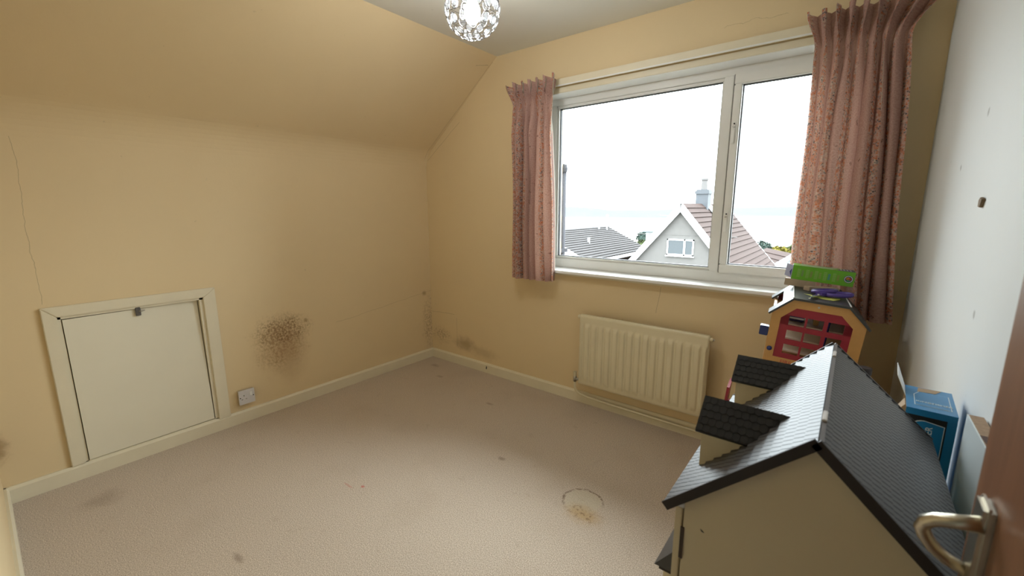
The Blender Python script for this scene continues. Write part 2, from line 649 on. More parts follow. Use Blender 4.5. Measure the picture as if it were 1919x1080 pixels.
# espagnolette handles on the sash
M_STEEL = mat('brushed_steel', (.55, .54, .52), .35, metal=1.0)
for zc in (1.235, 1.70):
    hx = (CX0 + SX0) / 2 - .002
    h = MB().box((hx - .009, FS - .006, zc - .055), (hx + .009, FS, zc + .055)).build('handle', M_UPVC, sash, bevel=.002)
    MB().lathe([(0, 0), (.006, 0), (.006, .004), (0, .004)], 12, frame_from((hx, FS - .006, zc + .03), (1, 0, 0), (0, 0, 1))).build('lock', M_STEEL, sash)
    MB().lathe([(0, 0), (.004, 0), (.004, .003), (0, .003)], 10, frame_from((hx + .002, FS - .006, zc + .045), (1, 0, 0), (0, 0, 1))).build('screw', M_DARK, sash)
    MB().box((hx - .006, FS - .0085, zc - .05), (hx + .006, FS - .006, zc + .012)).build('lever', M_WHITE, sash, bevel=.001)

# curtain track
tr = thing('curtain_track', 'long cream curtain rail fixed above the window', 'curtain rail', (1.9, -.03, 2.08))
MB().box((1.0, -.034, 2.062), (2.99, -.026, 2.106)).build('rail', M_GLOSS, tr, bevel=.002)
MB().box((1.0, -.038, 2.062), (2.99, -.034, 2.069)).build('lip', M_WHITE, tr)
for x in (1.06, 1.55, 2.0, 2.45, 2.93):
    MB().box((x - .012, -.026, 2.07), (x + .012, .002, 2.098)).build('bracket', M_WHITE, tr)


# ------------------------------------------------------------------ curtains
def curtain_material():
    k = NT('pink_floral_curtain')
    uv = k.new('ShaderNodeUVMap').outputs[0]
    sep = k.new('ShaderNodeSeparateXYZ')
    k.link(uv, sep.inputs[0])
    U, V = sep.outputs[0], sep.outputs[1]
    pink, pink2 = (.56, .345, .295), (.66, .45, .395)
    c = k.mix(k.maprange(k.noise(150, 3, .7, uv), .38, .62), pink, pink2)
    # sparse sprigs on the plain stripe
    sp = k.noise(26, 2, .5, uv)
    sm = k.math('MULTIPLY', k.maprange(sp, .66, .70), k.maprange(k.noise(190, 2, .6, uv), .42, .55))
    c = k.mix(k.math('MULTIPLY', sm, .85), c, (.20, .10, .075))
    # dense flowered stripe
    vo = k.new('ShaderNodeTexVoronoi')
    vo.inputs['Scale'].default_value = 150
    k.link(uv, vo.inputs['Vector'])
    rs = k.new('ShaderNodeSeparateColor')
    k.link(vo.outputs['Color'], rs.inputs[0])
    ramp = k.new('ShaderNodeValToRGB')
    cr = ramp.color_ramp
    cr.interpolation = 'CONSTANT'
    for i, (p, col) in enumerate(((0, (.58, .35, .26)), (.28, (.62, .20, .085)), (.5, (.10, .10, .11)), (.64, (.66, .58, .48)), (.82, (.26, .27, .26)))):
        e_ = cr.elements[i] if i < 2 else cr.elements.new(p)
        e_.position = p
        e_.color = (*col, 1)
    k.link(rs.outputs[0], ramp.inputs[0])
    fl = k.mix(k.maprange(vo.outputs['Distance'], .1, .9), ramp.outputs[0], pink2)
    fl = k.mix(k.math('MULTIPLY', k.maprange(k.noise(38, 2, .6, uv), .52, .62), .55), fl, (.58, .19, .08))
    fr_ = k.math('FRACT', k.math('MULTIPLY', U, 1 / .135))
    fr_ = k.math('ADD', fr_, k.math('MULTIPLY', k.math('SUBTRACT', k.noise(45, 2, .5, uv), .5), .06))
    band = k.math('MULTIPLY', k.maprange(fr_, .69, .72), k.maprange(fr_, .99, .96))
    c = k.mix(band, c, fl)
    k.color(c)
    k.b.inputs['Roughness'].default_value = .85
    k.b.inputs['Specular IOR Level'].default_value = .15
    k.bump(k.noise(900, 2, .5, uv), .15, .0006)
    tl_ = k.new('ShaderNodeBsdfTranslucent')
    k.link(c, tl_.inputs[0])
    mx = k.new('ShaderNodeMixShader')
    mx.inputs[0].default_value = .40
    k.link(k.b.outputs[0], mx.inputs[1])
    k.link(tl_.outputs[0], mx.inputs[2])
    k.link(mx.outputs[0], k.out.inputs['Surface'])
    return k.m


M_CURT = curtain_material()


def lining_material():
    k = NT('cream_lining')
    k.color(k.mix(k.noise(40, 2, .5), (.74, .70, .60), (.80, .76, .66)))
    k.b.inputs['Roughness'].default_value = .9
    tl_ = k.new('ShaderNodeBsdfTranslucent')
    tl_.inputs[0].default_value = (.82, .78, .68, 1)
    mx = k.new('ShaderNodeMixShader')
    mx.inputs[0].default_value = .5
    k.link(k.b.outputs[0], mx.inputs[1])
    k.link(tl_.outputs[0], mx.inputs[2])
    k.link(mx.outputs[0], k.out.inputs['Surface'])
    return k.m


M_LINING = lining_material()


def sstep(a, b, x):
    t = max(0, min(1, (x - a) / (b - a)))
    return t * t * (3 - 2 * t)


def curtain(name, label, xt0, xt1, xb0, xb1, ztop, zpin, zbot, folds, cloth, seed, flare0, flare1, yc=-.088):
    rnd = random.Random(seed)
    root = thing(name, label, 'curtain', ((xt0 + xt1) / 2, yc, zbot), group='pair of pleated curtains')
    ph = [rnd.uniform(-.5, .5) for _ in range(folds + 3)]
    am = [rnd.uniform(.45, 1.4) for _ in range(folds + 3)]
    sk = [rnd.uniform(-.010, .010) for _ in range(folds + 3)]
    wd_ = [rnd.uniform(.5, 1.5) for _ in range(folds)]
    tot = sum(wd_)
    cum = [0]
    for a in wd_:
        cum.append(cum[-1] + a / tot)

    def P(u, v, off=0.0):
        z = ztop + (zbot - ztop) * v
        # fold index
        i = max(0, min(folds - 1, next((j for j in range(folds) if u <= cum[j + 1]), folds - 1)))
        f = (u - cum[i]) / (cum[i + 1] - cum[i])
        even = (i + f) / folds
        zz = (zpin - z) / (zpin - zbot)           # 0 at the pinch, 1 at the hem
        ub = u * .35 + even * .65
        if z <= zpin:
            x0 = xt0 + (xb0 - xt0) * zz
            x1 = xt1 + (xb1 - xt1) * zz
            x = x0 + (x1 - x0) * (even * (1 - sstep(0, .35, zz)) + ub * sstep(0, .35, zz))
            A = (.012 + .031 * sstep(0, .18, zz)) * (am[i] * (1 - f) + am[i + 1] * f)
            w_ = math.cos(2 * PI * f)
            w_ = math.copysign(abs(w_) ** .75, w_)
            y = yc - A * w_ + .006 * math.sin(5 * zz + ph[i] * 6)
            x += .011 * math.sin(2 * PI * f) * sstep(0, .2, zz) + sk[i] * zz * 1.2 + .004 * math.sin(7 * zz + 5 * ph[i])
        else:
            h = (z - zpin) / (ztop - zpin)
            x = xt0 + (xt1 - xt0) * even + (-flare0 * (1 - even) ** 4 + flare1 * even ** 4) * sstep(0, 1, h)
            A = .012 + .030 * sstep(0, .8, h) * am[i]
            w_ = math.cos(2 * PI * f)
            y = yc - A * w_ - .012 * h
            x += -.016 * math.sin(4 * PI * f) * sstep(.1, 1, h)
            z += .010 * w_ * h + .012 * h * math.sin(3.1 * i + ph[i])
        return Vector((x, y + off, z))

    nu, nv = folds * 14, 60
    vrow = [0, .02, .04, .06, .075, .09, .10, .12, .15]
    n2 = nv - len(vrow) + 1
    vrow = vrow[:-1] + [.15 + .85 * j / n2 for j in range(n2 + 1)]

    def vv(t):
        return vrow[int(round(t * nv))]
    MB().grid(lambda a, b: P(a, vv(b)), nu, nv, uvfn=lambda a, b: (a * cloth + .094, (1 - vv(b)) * (ztop - zbot))).build('fabric', M_CURT, root, smooth=True)
    MB().grid(lambda a, b: P(a * .992 + .004, vv(b) * .985 + .004, .006), nu, nv).build('lining', M_LINING, root, smooth=True)
    return root


curtain('curtain', 'narrow pink floral curtain between the bare left corner and the window', 1.005, 1.315, 1.010, 1.345, 2.10, 1.965, .833, 6, .98, 3, .035, .02)
curtain('curtain', 'wide pink floral curtain hanging behind the toy fire station', 2.645, 2.955, 2.655, 3.022, 2.115, 1.975, .833, 8, 1.25, 11, .03, .08)

# ------------------------------------------------------------------ radiator
M_RAD = mat('cream_radiator_enamel', (.74, .66, .46), .38, var=.05, vscale=8)
rad = thing('radiator', 'cream fluted panel radiator under the window', 'radiator', (1.93, -.06, .16))
RX0, RX1, RZ0, RZ1 = 1.540, 2.328, .166, .640
NF = 16
pit = (RX1 - RX0 - .02) / NF


def radp(u, v):
    x = RX0 + (RX1 - RX0) * u
    z = RZ0 + (RZ1 - RZ0) * v
    f = ((x - RX0 - .01) / pit) % 1.0
    inx = 1.0 if RX0 + .01 < x < RX1 - .01 else 0
    endz = min(sstep(0, .035, z - RZ0 - .022), sstep(0, .03, RZ1 - .052 - z))
    groove = 1 - sstep(.10, .22, abs(f - .5)) if True else 0
    edge = min(sstep(0, .006, x - RX0), sstep(0, .006, RX1 - x), sstep(0, .008, z - RZ0), sstep(0, .010, RZ1 - z))
    return Vector((x, -.085 - .008 * edge - .009 * inx * endz * (1 - groove), z))


MB().grid(radp, NF * 12, 50).build('front_panel', M_RAD, rad, smooth=True)
MB().box((RX0, -.088, RZ0), (RX1, -.060, RZ1)).build('back_panel', M_RAD, rad, bevel=.006)
MB().tube([(RX0 + .006, -.078, RZ1 - .018), (RX0 - .012, -.078, RZ1 - .018)], .012, 14).build('end_cap', M_RAD, rad, smooth=False)
b = MB().tube([(RX1 - .004, -.078, RZ1 - .020), (RX1 + .014, -.078, RZ1 - .020)], .010, 14).build('bleed_valve', M_RAD, rad)
MB().tube([(RX1 + .014, -.078, RZ1 - .020), (RX1 + .022, -.078, RZ1 - .020)], .005, 8).build('bleed_screw', M_STEEL, rad)
for x in (1.68, 2.19):
    MB().box((x - .015, -.062, .25), (x + .015, -.0012, .56)).build('wall_bracket', M_RAD, rad)
M_CHROME = mat('tarnished_chrome', (.42, .41, .38), .3, metal=1.0, var=.3, vscale=60)
vx = RX0 - .030
v = MB().tube([(RX0 + .004, -.076, .190), (vx, -.076, .190)], .009, 12).tube([(vx, -.076, .172), (vx, -.076, .208)], .012, 12).build('valve', M_CHROME, rad, smooth=True)
MB().tube([(vx, -.076, .206), (vx, -.076, .238)], [.011, .0125], 14).build('valve_cap', mat('yellowed_cap', (.62, .55, .38), .45), rad)
pts = [(vx, -.076, .174), (vx, -.076, .130), (vx + .008, -.072, .105), (vx + .03, -.062, .085), (vx + .08, -.045, .068), (vx + .16, -.034, .058), (2.2, -.028, .050), (3.03, -.028, .044)]
MB().tube(pts, .0085, 12).build('pipe', M_RAD, rad, smooth=True)

# ------------------------------------------------------------------ loft hatch
hat = thing('loft_hatch', 'square cream painted eaves hatch low in the left wall', 'hatch', (0, -1.97, .078))
fo = .062
t0 = .017
fa = MB()
OY0, OY1, OZ1 = -2.312, -1.626, .868
# mitred architrave: two legs and a head
MB().prism([(0, OY0, .078), (0, HY0, .078), (0, HY0, HZ1), (0, OY0, OZ1)], (t0, 0, 0)).build('frame_leg', M_GLOSS, hat, bevel=.003)
MB().prism([(0, OY1, .070), (0, HY1, .070), (0, HY1, HZ1), (0, OY1, OZ1)], (t0, 0, 0)).build('frame_leg', M_GLOSS, hat, bevel=.003)
MB().prism([(0, OY0, OZ1), (0, HY0, HZ1), (0, HY1, HZ1), (0, OY1, OZ1)], (t0, 0, 0)).build('frame_head', M_GLOSS, hat, bevel=.003)
ln = MB()                                     # lining round the opening
ln.box((-.10, HY0 - .002, HZ0), (.006, HY0 + .011, HZ1)); ln.box((-.10, HY1 - .016, HZ0), (.006, HY1 + .002, HZ1))
ln.box((-.10, HY0, HZ1 - .012), (.006, HY1, HZ1 + .002)); ln.box((-.10, HY0, HZ0 - .004), (.006, HY1, HZ0 + .004))
ln.build('lining', M_GLOSS, hat)
MB().box((-.115, HY0 - .05, .03), (-.09, HY1 + .05, HZ1 + .05)).build('backing_board', mat('bare_board', (.42, .31, .20), .8, var=.1), hat)
# the panel has dropped: its far upper corner leans back into the hole
pa = [(.001, HY0 + .014, HZ0 + .008), (-.004, HY1 - .021, HZ0 + .008), (-.034, HY1 - .021, HZ1 - .016), (-.002, HY0 + .014, HZ1 - .016)]
m = MB()
nn = 8
m.grid(lambda a, b_: (Vector(pa[0]) * (1 - a) * (1 - b_) + Vector(pa[1]) * a * (1 - b_) + Vector(pa[2]) * a * b_ + Vector(pa[3]) * (1 - a) * b_), nn, nn)
pn = m.build('panel', M_HATCHP, hat)
md = pn.modifiers.new('solid', 'SOLIDIFY'); md.thickness = .012; md.offset = -1
lt = MB().box((.000, -1.984, .768), (.008, -1.962, .812)).build('latch', mat('worn_latch_metal', (.16, .15, .14), .5, metal=.7, var=.6, vscale=150), hat, bevel=.002)
MB().tube([(.008, -1.968, .792), (.018, -1.962, .792), (.018, -1.948, .795)], .0035, 8).build('latch_tongue', M_STEEL, lt)

# ------------------------------------------------------------------ wall socket
so = thing('wall_socket', 'white switched power socket on the left wall near the hatch', 'socket', (0, -1.533, .123))
M_SOCK = mat('socket_plastic', (.68, .66, .66), .35)
MB().box((0, -1.576, .123), (.020, -1.490, .209)).build('back_box', mat('socket_box', (.50, .44, .33), .5), so, bevel=.002)
pins = [(-1.549, .178, .005, .009), (-1.560, .155, .008, .005), (-1.538, .155, .008, .005)]
ys_ = sorted({-1.577, -1.489, *[q for y, z, a, b_ in pins for q in (y - a / 2, y + a / 2)]})
zs_ = sorted({.122, .210, *[q for y, z, a, b_ in pins for q in (z - b_ / 2, z + b_ / 2)]})
m = MB()
for i in range(len(ys_) - 1):
    for j in range(len(zs_) - 1):
        yc_, zc_ = (ys_[i] + ys_[i + 1]) / 2, (zs_[j] + zs_[j + 1]) / 2
        if not any(abs(yc_ - y) < a / 2 and abs(zc_ - z) < b_ / 2 for y, z, a, b_ in pins):
            m.box((.020, ys_[i], zs_[j]), (.029, ys_[i + 1], zs_[j + 1]))
fp = m.build('face_plate', M_SOCK, so)
for y in (-1.570, -1.497):
    MB().lathe([(0, 0), (.0035, 0), (.0035, .0006), (0, .0006)], 10, frame_from((.029, y, .166), (0, 1, 0), (0, 0, 1))).build('screw', M_DARK, fp)
MB().prism([(.029, -1.516, .170), (.029, -1.503, .170), (.029, -1.503, .194), (.029, -1.516, .194)], (.004, 0, 0)).build('rocker_switch', M_WHITE, fp, bevel=.001)

# ------------------------------------------------------------------ pendant lamp
LC = Vector((1.576, -1.089, 2.09))
lamp = thing('pendant_lamp', 'round crystal pendant lamp with a lit bulb on the ceiling', 'lamp', LC)
M_WIRE = mat('chrome_wire', (.30, .30, .32), .06, metal=1.0)
MB().lathe([(0, RH - LC.z), (.045, RH - LC.z), (.045, RH - LC.z - .012), (.02, RH - LC.z - .03), (0, RH - LC.z - .03)], 24).build('ceiling_rose', M_WHITE, lamp, local=True, smooth=False)
MB().tube([(0, 0, RH - LC.z - .02), (0, 0, .10)], .004, 8).build('cord', M_WHITE, lamp, local=True)
MB().lathe([(0, .105), (.018, .105), (.020, .06), (.016, .045), (0, .045)], 16).build('lamp_holder', M_WHITE, lamp, local=True)


def emit(name, col, st):
    k = NT(name)
    k.color((.9, .9, .9))
    k.b.inputs['Emission Color'].default_value = (*col, 1)
    k.b.inputs['Emission Strength'].default_value = st
    return k.m


MB().lathe([(0, -.052), (.012, -.050), (.022, -.043), (.030, -.028), (.032, -.012), (.030, .004), (.022, .022), (.014, .036), (.013, .05), (0, .05)], 24).build('bulb', emit('lit_bulb', (1, .98, .95), LAMP), lamp, local=True, smooth=True)


def crystal_material():
    k = NT('clear_crystal')
    tr_ = k.new('ShaderNodeBsdfTransparent')
    tr_.inputs[0].default_value = (.93, .96, 1, 1)
    gl = k.new('ShaderNodeBsdfGlossy')
    gl.inputs['Roughness'].default_value = .03
    gl.inputs[0].default_value = (.9, .95, 1, 1)
    tl_ = k.new('ShaderNodeBsdfTranslucent')
    tl_.inputs[0].default_value = (.9, .95, 1, 1)
    m1 = k.new('ShaderNodeMixShader'); m1.inputs[0].default_value = .06
    k.link(gl.outputs[0], m1.inputs[1]); k.link(tl_.outputs[0], m1.inputs[2])
    m2 = k.new('ShaderNodeMixShader'); m2.inputs[0].default_value = .13
    k.link(tr_.outputs[0], m2.inputs[1]); k.link(m1.outputs[0], m2.inputs[2])
    k.link(m2.outputs[0], k.out.inputs['Surface'])
    return k.m


M_CRY = crystal_material()
cm = MB().lathe([(0, -.004), (.008, -.0035), (.0125, -.001), (.0125, .001), (.008, .0035), (0, .004)], 12).mesh('crystal')
for v in cm.vertices:
    v.co.y *= 1.25
cm.materials.append(M_CRY)
rm = MB().tube([(.0150 * math.cos(2 * PI * i / 18), .0190 * math.sin(2 * PI * i / 18), 0) for i in range(19)], .0013, 8, cap=False).mesh('ring', smooth=True)
rm.materials.append(M_WIRE)
RG = .108
for lat, n, sc in ((-76, 5, .72), (-55, 9, .85), (-30, 13, 1.0), (-2, 15, 1.08), (26, 13, 1.0), (50, 9, .85)):
    for i in range(n):
        lo = 2 * PI * (i + (.5 if int(lat) % 4 else 0)) / n
        la = math.radians(lat)
        nrm = Vector((math.cos(la) * math.cos(lo), math.cos(la) * math.sin(lo), math.sin(la)))
        up = Vector((-math.sin(la) * math.cos(lo), -math.sin(la) * math.sin(lo), math.cos(la)))
        M = frame_from(nrm * RG, up.cross(nrm), up) @ Matrix.Scale(sc, 4)
        rg = link('ring', rm, None, None)
        rg.parent = lamp
        rg.matrix_local = M
        cy_ = link('crystal', cm, None, None)
        cy_.parent = rg
        cy_.matrix_local = Matrix.Identity(4)
wr_ = MB()
for lat in (-66, -43, -16, 12, 38, 62):
    la = math.radians(lat)
    wr_.tube([(RG * math.cos(la) * math.cos(2 * PI * i / 36), RG * math.cos(la) * math.sin(2 * PI * i / 36), RG * math.sin(la)) for i in range(37)], .0009, 5, cap=False)
wr_.build('cage_wire', M_WIRE, lamp, local=True)

# ------------------------------------------------------------------ door
def wood_material(name, a, b_, sc=(14, 14, 1.2), rough=.4, coat=0.0):
    k = NT(name)
    v = k.vmath('MULTIPLY', k.pos(), sc)
    n = k.noise(1.6, 5, .6, v)
    c = k.mix(k.maprange(n, .32, .68), a, b_)
    fine = k.noise(14, 3, .6, v)
    c = k.mix(k.math('MULTIPLY', k.maprange(fine, .5, .7), .25), c, tuple(x * .6 for x in a))
    k.color(c)
    k.b.inputs['Roughness'].default_value = rough
    k.b.inputs['Coat Weight'].default_value = coat
    k.bump(fine, .05, .001)
    return k.m


M_DOOR = wood_material('brown_door_veneer', (.17, .072, .030), (.25, .112, .050), rough=.38)
dr = thing('door', 'brown wood veneer door standing open against the right wall', 'door', (3.0, -2.6, 0))
DFX = 2.983
lf = MB().box((DFX, -2.630, .012), (3.019, -1.900, 1.985)).build('leaf', M_DOOR, dr, bevel=.002)
M_BRASS = mat('worn_satin_brass', (.56, .52, .43), .3, metal=1.0, var=.15, vscale=40)
hd = MB().box((DFX - .008, -1.972, .955), (DFX, -1.940, 1.067)).build('handle_plate', M_BRASS, dr, bevel=.003)
path = [(2.9765, -1.967, 1.050), (2.962, -1.965, 1.045), (2.951, -1.961, 1.039), (2.945, -1.957, 1.032), (2.9435, -1.955, 1.024), (2.947, -1.953, 1.015), (2.954, -1.951, 1.005), (2.963, -1.950, .998), (2.979, -1.950, .992)]
MB().tube(path, [.0072, .0062, .0060, .0060, .0060, .0060, .0058, .0058, .0055], 12).build('handle_grip', M_BRASS, dr, smooth=True)
for z in (.25, 1.75):
    MB().tube([(DFX - .004, -2.626, z - .04), (DFX - .004, -2.626, z + .04)], .006, 10).build('hinge', M_BRASS, dr)

# ------------------------------------------------------------------ doll's house
dh = thing('dolls_house', 'large cream dolls house with dark shingled roof by the right wall', 'dolls house', (2.858, -1.65, 0))
M_DH = mat('dolls_house_cream', (.72, .62, .42), .5, var=.04, vscale=5)
M_ROOF = mat('dark_roof_paint', (.070, .067, .068), .42, var=.25, vscale=60)
M_ROOFD = mat('black_roof_edge', (.025, .018, .015), .55)
YF, YB = -1.882, -1.419
RX, RZ = 2.858, 1.045
PT = math.radians(43.6)
SLEN = .232
T = .0085
dl = Vector((-math.cos(PT), 0, -math.sin(PT)))
dr_ = Vector((math.cos(PT), 0, -math.sin(PT)))
apex = Vector((RX, YF, RZ))


def slab(dv, name, SLEN):
    nrm = dv.cross(Vector((0, 1, 0)))
    if nrm.z < 0:
        nrm = -nrm
    a = apex
    m_ = MB()
    m_.prism([a, a + dv * SLEN, a + dv * SLEN - nrm * T, a - nrm * T - Vector((0, 0, 0))], (0, YB - YF, 0))
    o_ = m_.build(name, M_ROOFD, dh)
    for yv, hv in ((YF - .0025, .0046), (YB - .0005, .0044)):
        MB().prism([a + nrm * hv + Vector((0, yv - YF, 0)), a + dv * (SLEN + .002) + nrm * hv + Vector((0, yv - YF, 0)), a + dv * (SLEN + .002) - nrm * T + Vector((0, yv - YF, 0)), a - nrm * T + Vector((0, yv - YF, 0))], (0, .003, 0)).build('verge_board', M_ROOFD if yv < -1.6 else M_ROOF, dh)
    # shingles: overlapping rows standing proud of the slab
    rows, wide = 15, .0125
    n = int((YB - YF) / wide)
    me_v, me_f = [], []
    st = SLEN / rows
    for i in range(rows):
        for j in range(-1, n + 1):
            y0 = YF + (j + (.5 if i % 2 else 0)) * wide
            y1 = min(y0 + wide * .88, YB)
            y0 = max(y0, YF)
            if y1 - y0 < .002:
                continue
            p0 = a + dv * (i * st)
            p1 = a + dv * ((i + 1) * st)
            q = []
            for y in (y0, y1):
                q += [Vector((p0.x, y, p0.z)) + nrm * .0004, Vector((p1.x, y, p1.z)) + nrm * .0038, Vector((p1.x, y, p1.z)) - nrm * .001]
            b0 = len(me_v)
            me_v += q
            me_f += [(b0, b0 + 1, b0 + 4, b0 + 3), (b0 + 1, b0 + 2, b0 + 5, b0 + 4), (b0, b0 + 2, b0 + 1), (b0 + 3, b0 + 4, b0 + 5)]
    me = bpy.data.meshes.new('shingles')
    me.from_pydata(me_v, [], me_f)
    link('shingles', me, M_ROOF, o_, kind='stuff')
    return o_


slab(dl, 'roof_panel', .232)
slab(dr_, 'roof_panel', .219)
WL, WR_ = 2.702, 3.008
zl = RZ - (RX - WL) * math.tan(PT) - T / math.cos(PT)
zr = RZ - (WR_ - RX) * math.tan(PT) - T / math.cos(PT)
zt = RZ - T / math.cos(PT)
for name, y0, y1 in (('gable_wall', YF + .010, YF + .020), ('gable_wall', YB - .020, YB - .010)):
    MB().prism([(WL + .013, y0, 0), (WR_, y0, 0), (WR_, y0, zr), (RX, y0, zt), (WL + .013, y0, zl + .011)], (0, y1 - y0, 0)).build(name, M_DH, dh)
g = MB().box((WR_ - .008, YF + .02, 0), (WR_, YB - .02, zr)).build('rear_wall', M_DH, dh)
MB().box((WL + .013, YF + .02, 0), (WR_ - .008, YB - .02, .012)).build('base', M_DH, dh)
for z in (.30, .60):
    MB().box((WL + .014, YF + .02, z), (WR_ - .008, YB - .02, z + .009)).build('storey_floor', M_DH, dh)
# hinged front: two leaves with windows and a hipped bay canopy
for y0, y1 in ((YF + .012, -1.652), (-1.649, YB - .012)):
    lf_ = MB().box((WL, y0, .012), (WL + .010, y1, zl - .004)).build('front_leaf', M_DH, dh, bevel=.001)
    yc = (y0 + y1) / 2
    for zc in (.17, .46, .80):
        f_ = MB()
        for lo, hi in (((-.05, -.06), (.05, -.05)), ((-.05, .05), (.05, .06)), ((-.05, -.05), (-.042, .05)), ((.042, -.05), (.05, .05)), ((-.004, -.05), (.004, .05)), ((-.042, -.003), (.042, .003))):
            f_.box((WL - .006, yc + lo[0], zc + lo[1]), (WL, yc + hi[0], zc + hi[1]))
        wf = f_.build('window_frame', M_WHITE, lf_)
        MB().box((WL - .002, yc - .045, zc - .052), (WL - .0005, yc + .045, zc + .052)).build('window_pane', mat('toy_window', (.10, .13, .16), .15), wf)
# dark slot of the hinge and a flat dark patch painting the shade of a screw hole on the near gable
MB().box((WL + .0100, YF + .0080, .800), (WL + .0150, YF + .0100, .852)).build('hinge_leaf', mat('dark_hinge', (.05, .03, .02), .5), dh)
MB().prism([(2.7385, YF + .0095, .8610), (2.7420, YF + .0095, .8590), (2.7440, YF + .0095, .8570), (2.7405, YF + .0095, .8575)], (0, .001, 0)).build('hole_shade_patch', M_DARK, dh)
MB().box((WL + .001, YF + .012, zl - .006), (WL + .013, YF + .03, zl + .004)).build('corner_block', M_WHITE, dh, bevel=.002)
# ridge strip and its two hinges
MB().box((RX + .001, YF, RZ - .005), (RX + .006, YB, RZ + .0015)).build('ridge_strip', mat('ridge_brown', (.09, .07, .055), .5), dh)
for y in (-1.805, -1.497):
    MB().box((RX + .0005, y - .016, RZ - .004), (RX + .006, y + .016, RZ + .004)).build('roof_hinge', mat('hinge_zinc', (.75, .72, .68), .4, metal=.4), dh, bevel=.001)
# dormers
for ry in (-1.752, -1.500):
    zr_, ze, hw, xf = 1.012, .971, .047, 2.703
    xr = RX - (RZ - zr_) / math.tan(PT)
    xe = RX - (RZ - ze) / math.tan(PT)
    dm = MB()
    zb = lambda x: RZ - (RX - x) * math.tan(PT)
    xc = xf + .008
    # body: cheeks and front as one solid wedge
    dm.prism([(xc, ry - hw + .008, zb(xc) - .004), (xe + .01, ry - hw + .008, ze + .004), (xc, ry - hw + .008, ze + .004)], (0, 2 * (hw - .008), 0))
    body = dm.build('dormer', M_DH, dh)
    MB().prism([(xc, ry - hw + .008, ze), (xc, ry + hw - .008, ze), (xc, ry, zr_ - .006)], (.006, 0, 0)).build('dormer_gable', M_DH, body)
    MB().box((xc - .003, ry - .022, zb(xc) + .012), (xc, ry + .022, ze - .004)).build('dormer_window', mat('toy_window', (.10, .13, .16), .15), body)
    for sg in (-1, 1):
        q = [Vector((xf, ry, zr_)), Vector((xr + .004, ry, zr_)), Vector((xe + .004, ry + sg * hw, ze)), Vector((xf, ry + sg * hw, ze))]
        up = Vector((0, sg * math.sin(math.atan2(zr_ - ze, hw)), math.cos(math.atan2(zr_ - ze, hw))))
        dp = MB().prism(q, -up * .005).build('dormer_roof', mat('dormer_slate', (.018, .018, .020), .6), body)
        # scalloped shingles of the dormer roof
        mv, mf = [], []
        R_, Wd = 5, .0105
        for i in range(R_):
            for j in range(-1, 12):
                x0 = xf + (j + (.5 if i % 2 else 0)) * Wd
                f0, f1 = i / R_, (i + 1) / R_
                xm = xr + (xe - xr) * f1
                x1 = min(x0 + Wd * .92, xm)
                x0 = max(x0, xf)
                if x1 - x0 < .003:
                    continue
                y0, y1 = ry + sg * hw * f0, ry + sg * hw * f1
                z0, z1 = zr_ + (ze - zr_) * f0, zr_ + (ze - zr_) * f1
                b0 = len(mv)
                xmid = (x0 + x1) / 2
                mv += [Vector((x0, y0, z0)) + up * .0004, Vector((x1, y0, z0)) + up * .0004, Vector((x1, y0 + (y1 - y0) * .8, z0 + (z1 - z0) * .8)) + up * .0009,
                       Vector((xmid, y1, z1)) + up * .0011, Vector((x0, y0 + (y1 - y0) * .8, z0 + (z1 - z0) * .8)) + up * .0009]
                mf += [(b0, b0 + 1, b0 + 2, b0 + 3, b0 + 4)]
        me = bpy.data.meshes.new('shingles')
        me.from_pydata(mv, [], mf)
        link('shingles', me, mat('dormer_slate', (.018, .018, .020), .6), dp, kind='stuff', solid=.0004)
# canopy over the front bay
cz0, cz1 = .705, .752
cpy0, cpy1 = -1.805, -1.50
cn = MB()
v8 = [(WL, cpy0, cz0), (WL - .046, cpy0, cz0), (WL - .046, cpy1, cz0), (WL, cpy1, cz0), (WL, cpy0 + .03, cz1), (WL, cpy1 - .03, cz1)]
bmv = [cn.bm.verts.new(q) for q in v8]
for f in ((0, 3, 2, 1), (1, 2, 5, 4), (0, 1, 4), (2, 3, 5), (0, 4, 5, 3)):
    cn.bm.faces.new([bmv[i] for i in f])
cn.build('bay_canopy', M_ROOF, dh)
MB().box((WL - .040, cpy0 + .008, cz0 - .012), (WL, cpy1 - .008, cz0)).build('bay_cornice', M_ROOFD, dh)
MB().box((WL - .034, cpy0 + .014, cz0 - .17), (WL, cpy1 - .014, cz0 - .012)).build('bay', M_DH, dh)

# ------------------------------------------------------------------ carton, box, bottle and board behind the doll's house
M_CARD = mat('brown_cardboard', (.36, .25, .15), .8, var=.08)
ct = thing('carton', 'brown cardboard carton hidden between dolls house and fire station', 'carton', (2.92, -1.0, 0))
MB().box((2.79, -1.375, 0), (3.05, -.66, .615)).build('body', M_CARD, ct, bevel=.003)
kb = thing('cardboard_box', 'open blue and black printed cardboard box beside the white wall', 'box', (3.02, -1.33, .615),
           Matrix.Rotation(math.radians(-3), 3, 'Z'))
kx0, kx1, ky0, ky1, kz = -.036, .034, -.066, .068, .324
M_BLUE = mat('print_blue', (.012, .19, .42), .35, var=.08)
M_BLK = mat('print_black', (.012, .012, .012), .35)
M_INK = mat('print_pale', (.72, .78, .78), .5)
def shell(x0, x1, y0, y1, z0, z1, t):
    m_ = MB()
    m_.box((x0, y0, z0), (x1, y0 + t, z1)); m_.box((x0, y1 - t, z0), (x1, y1, z1)); m_.box((x1 - t, y0 + t, z0), (x1, y1 - t, z1))
    m_.box((x0, y0 + t, z0), (x1 - t, y1 - t, z0 + t)); m_.box((x0, y0 + t, z1 - t), (x1 - t, y1 - t, z1))
    return m_


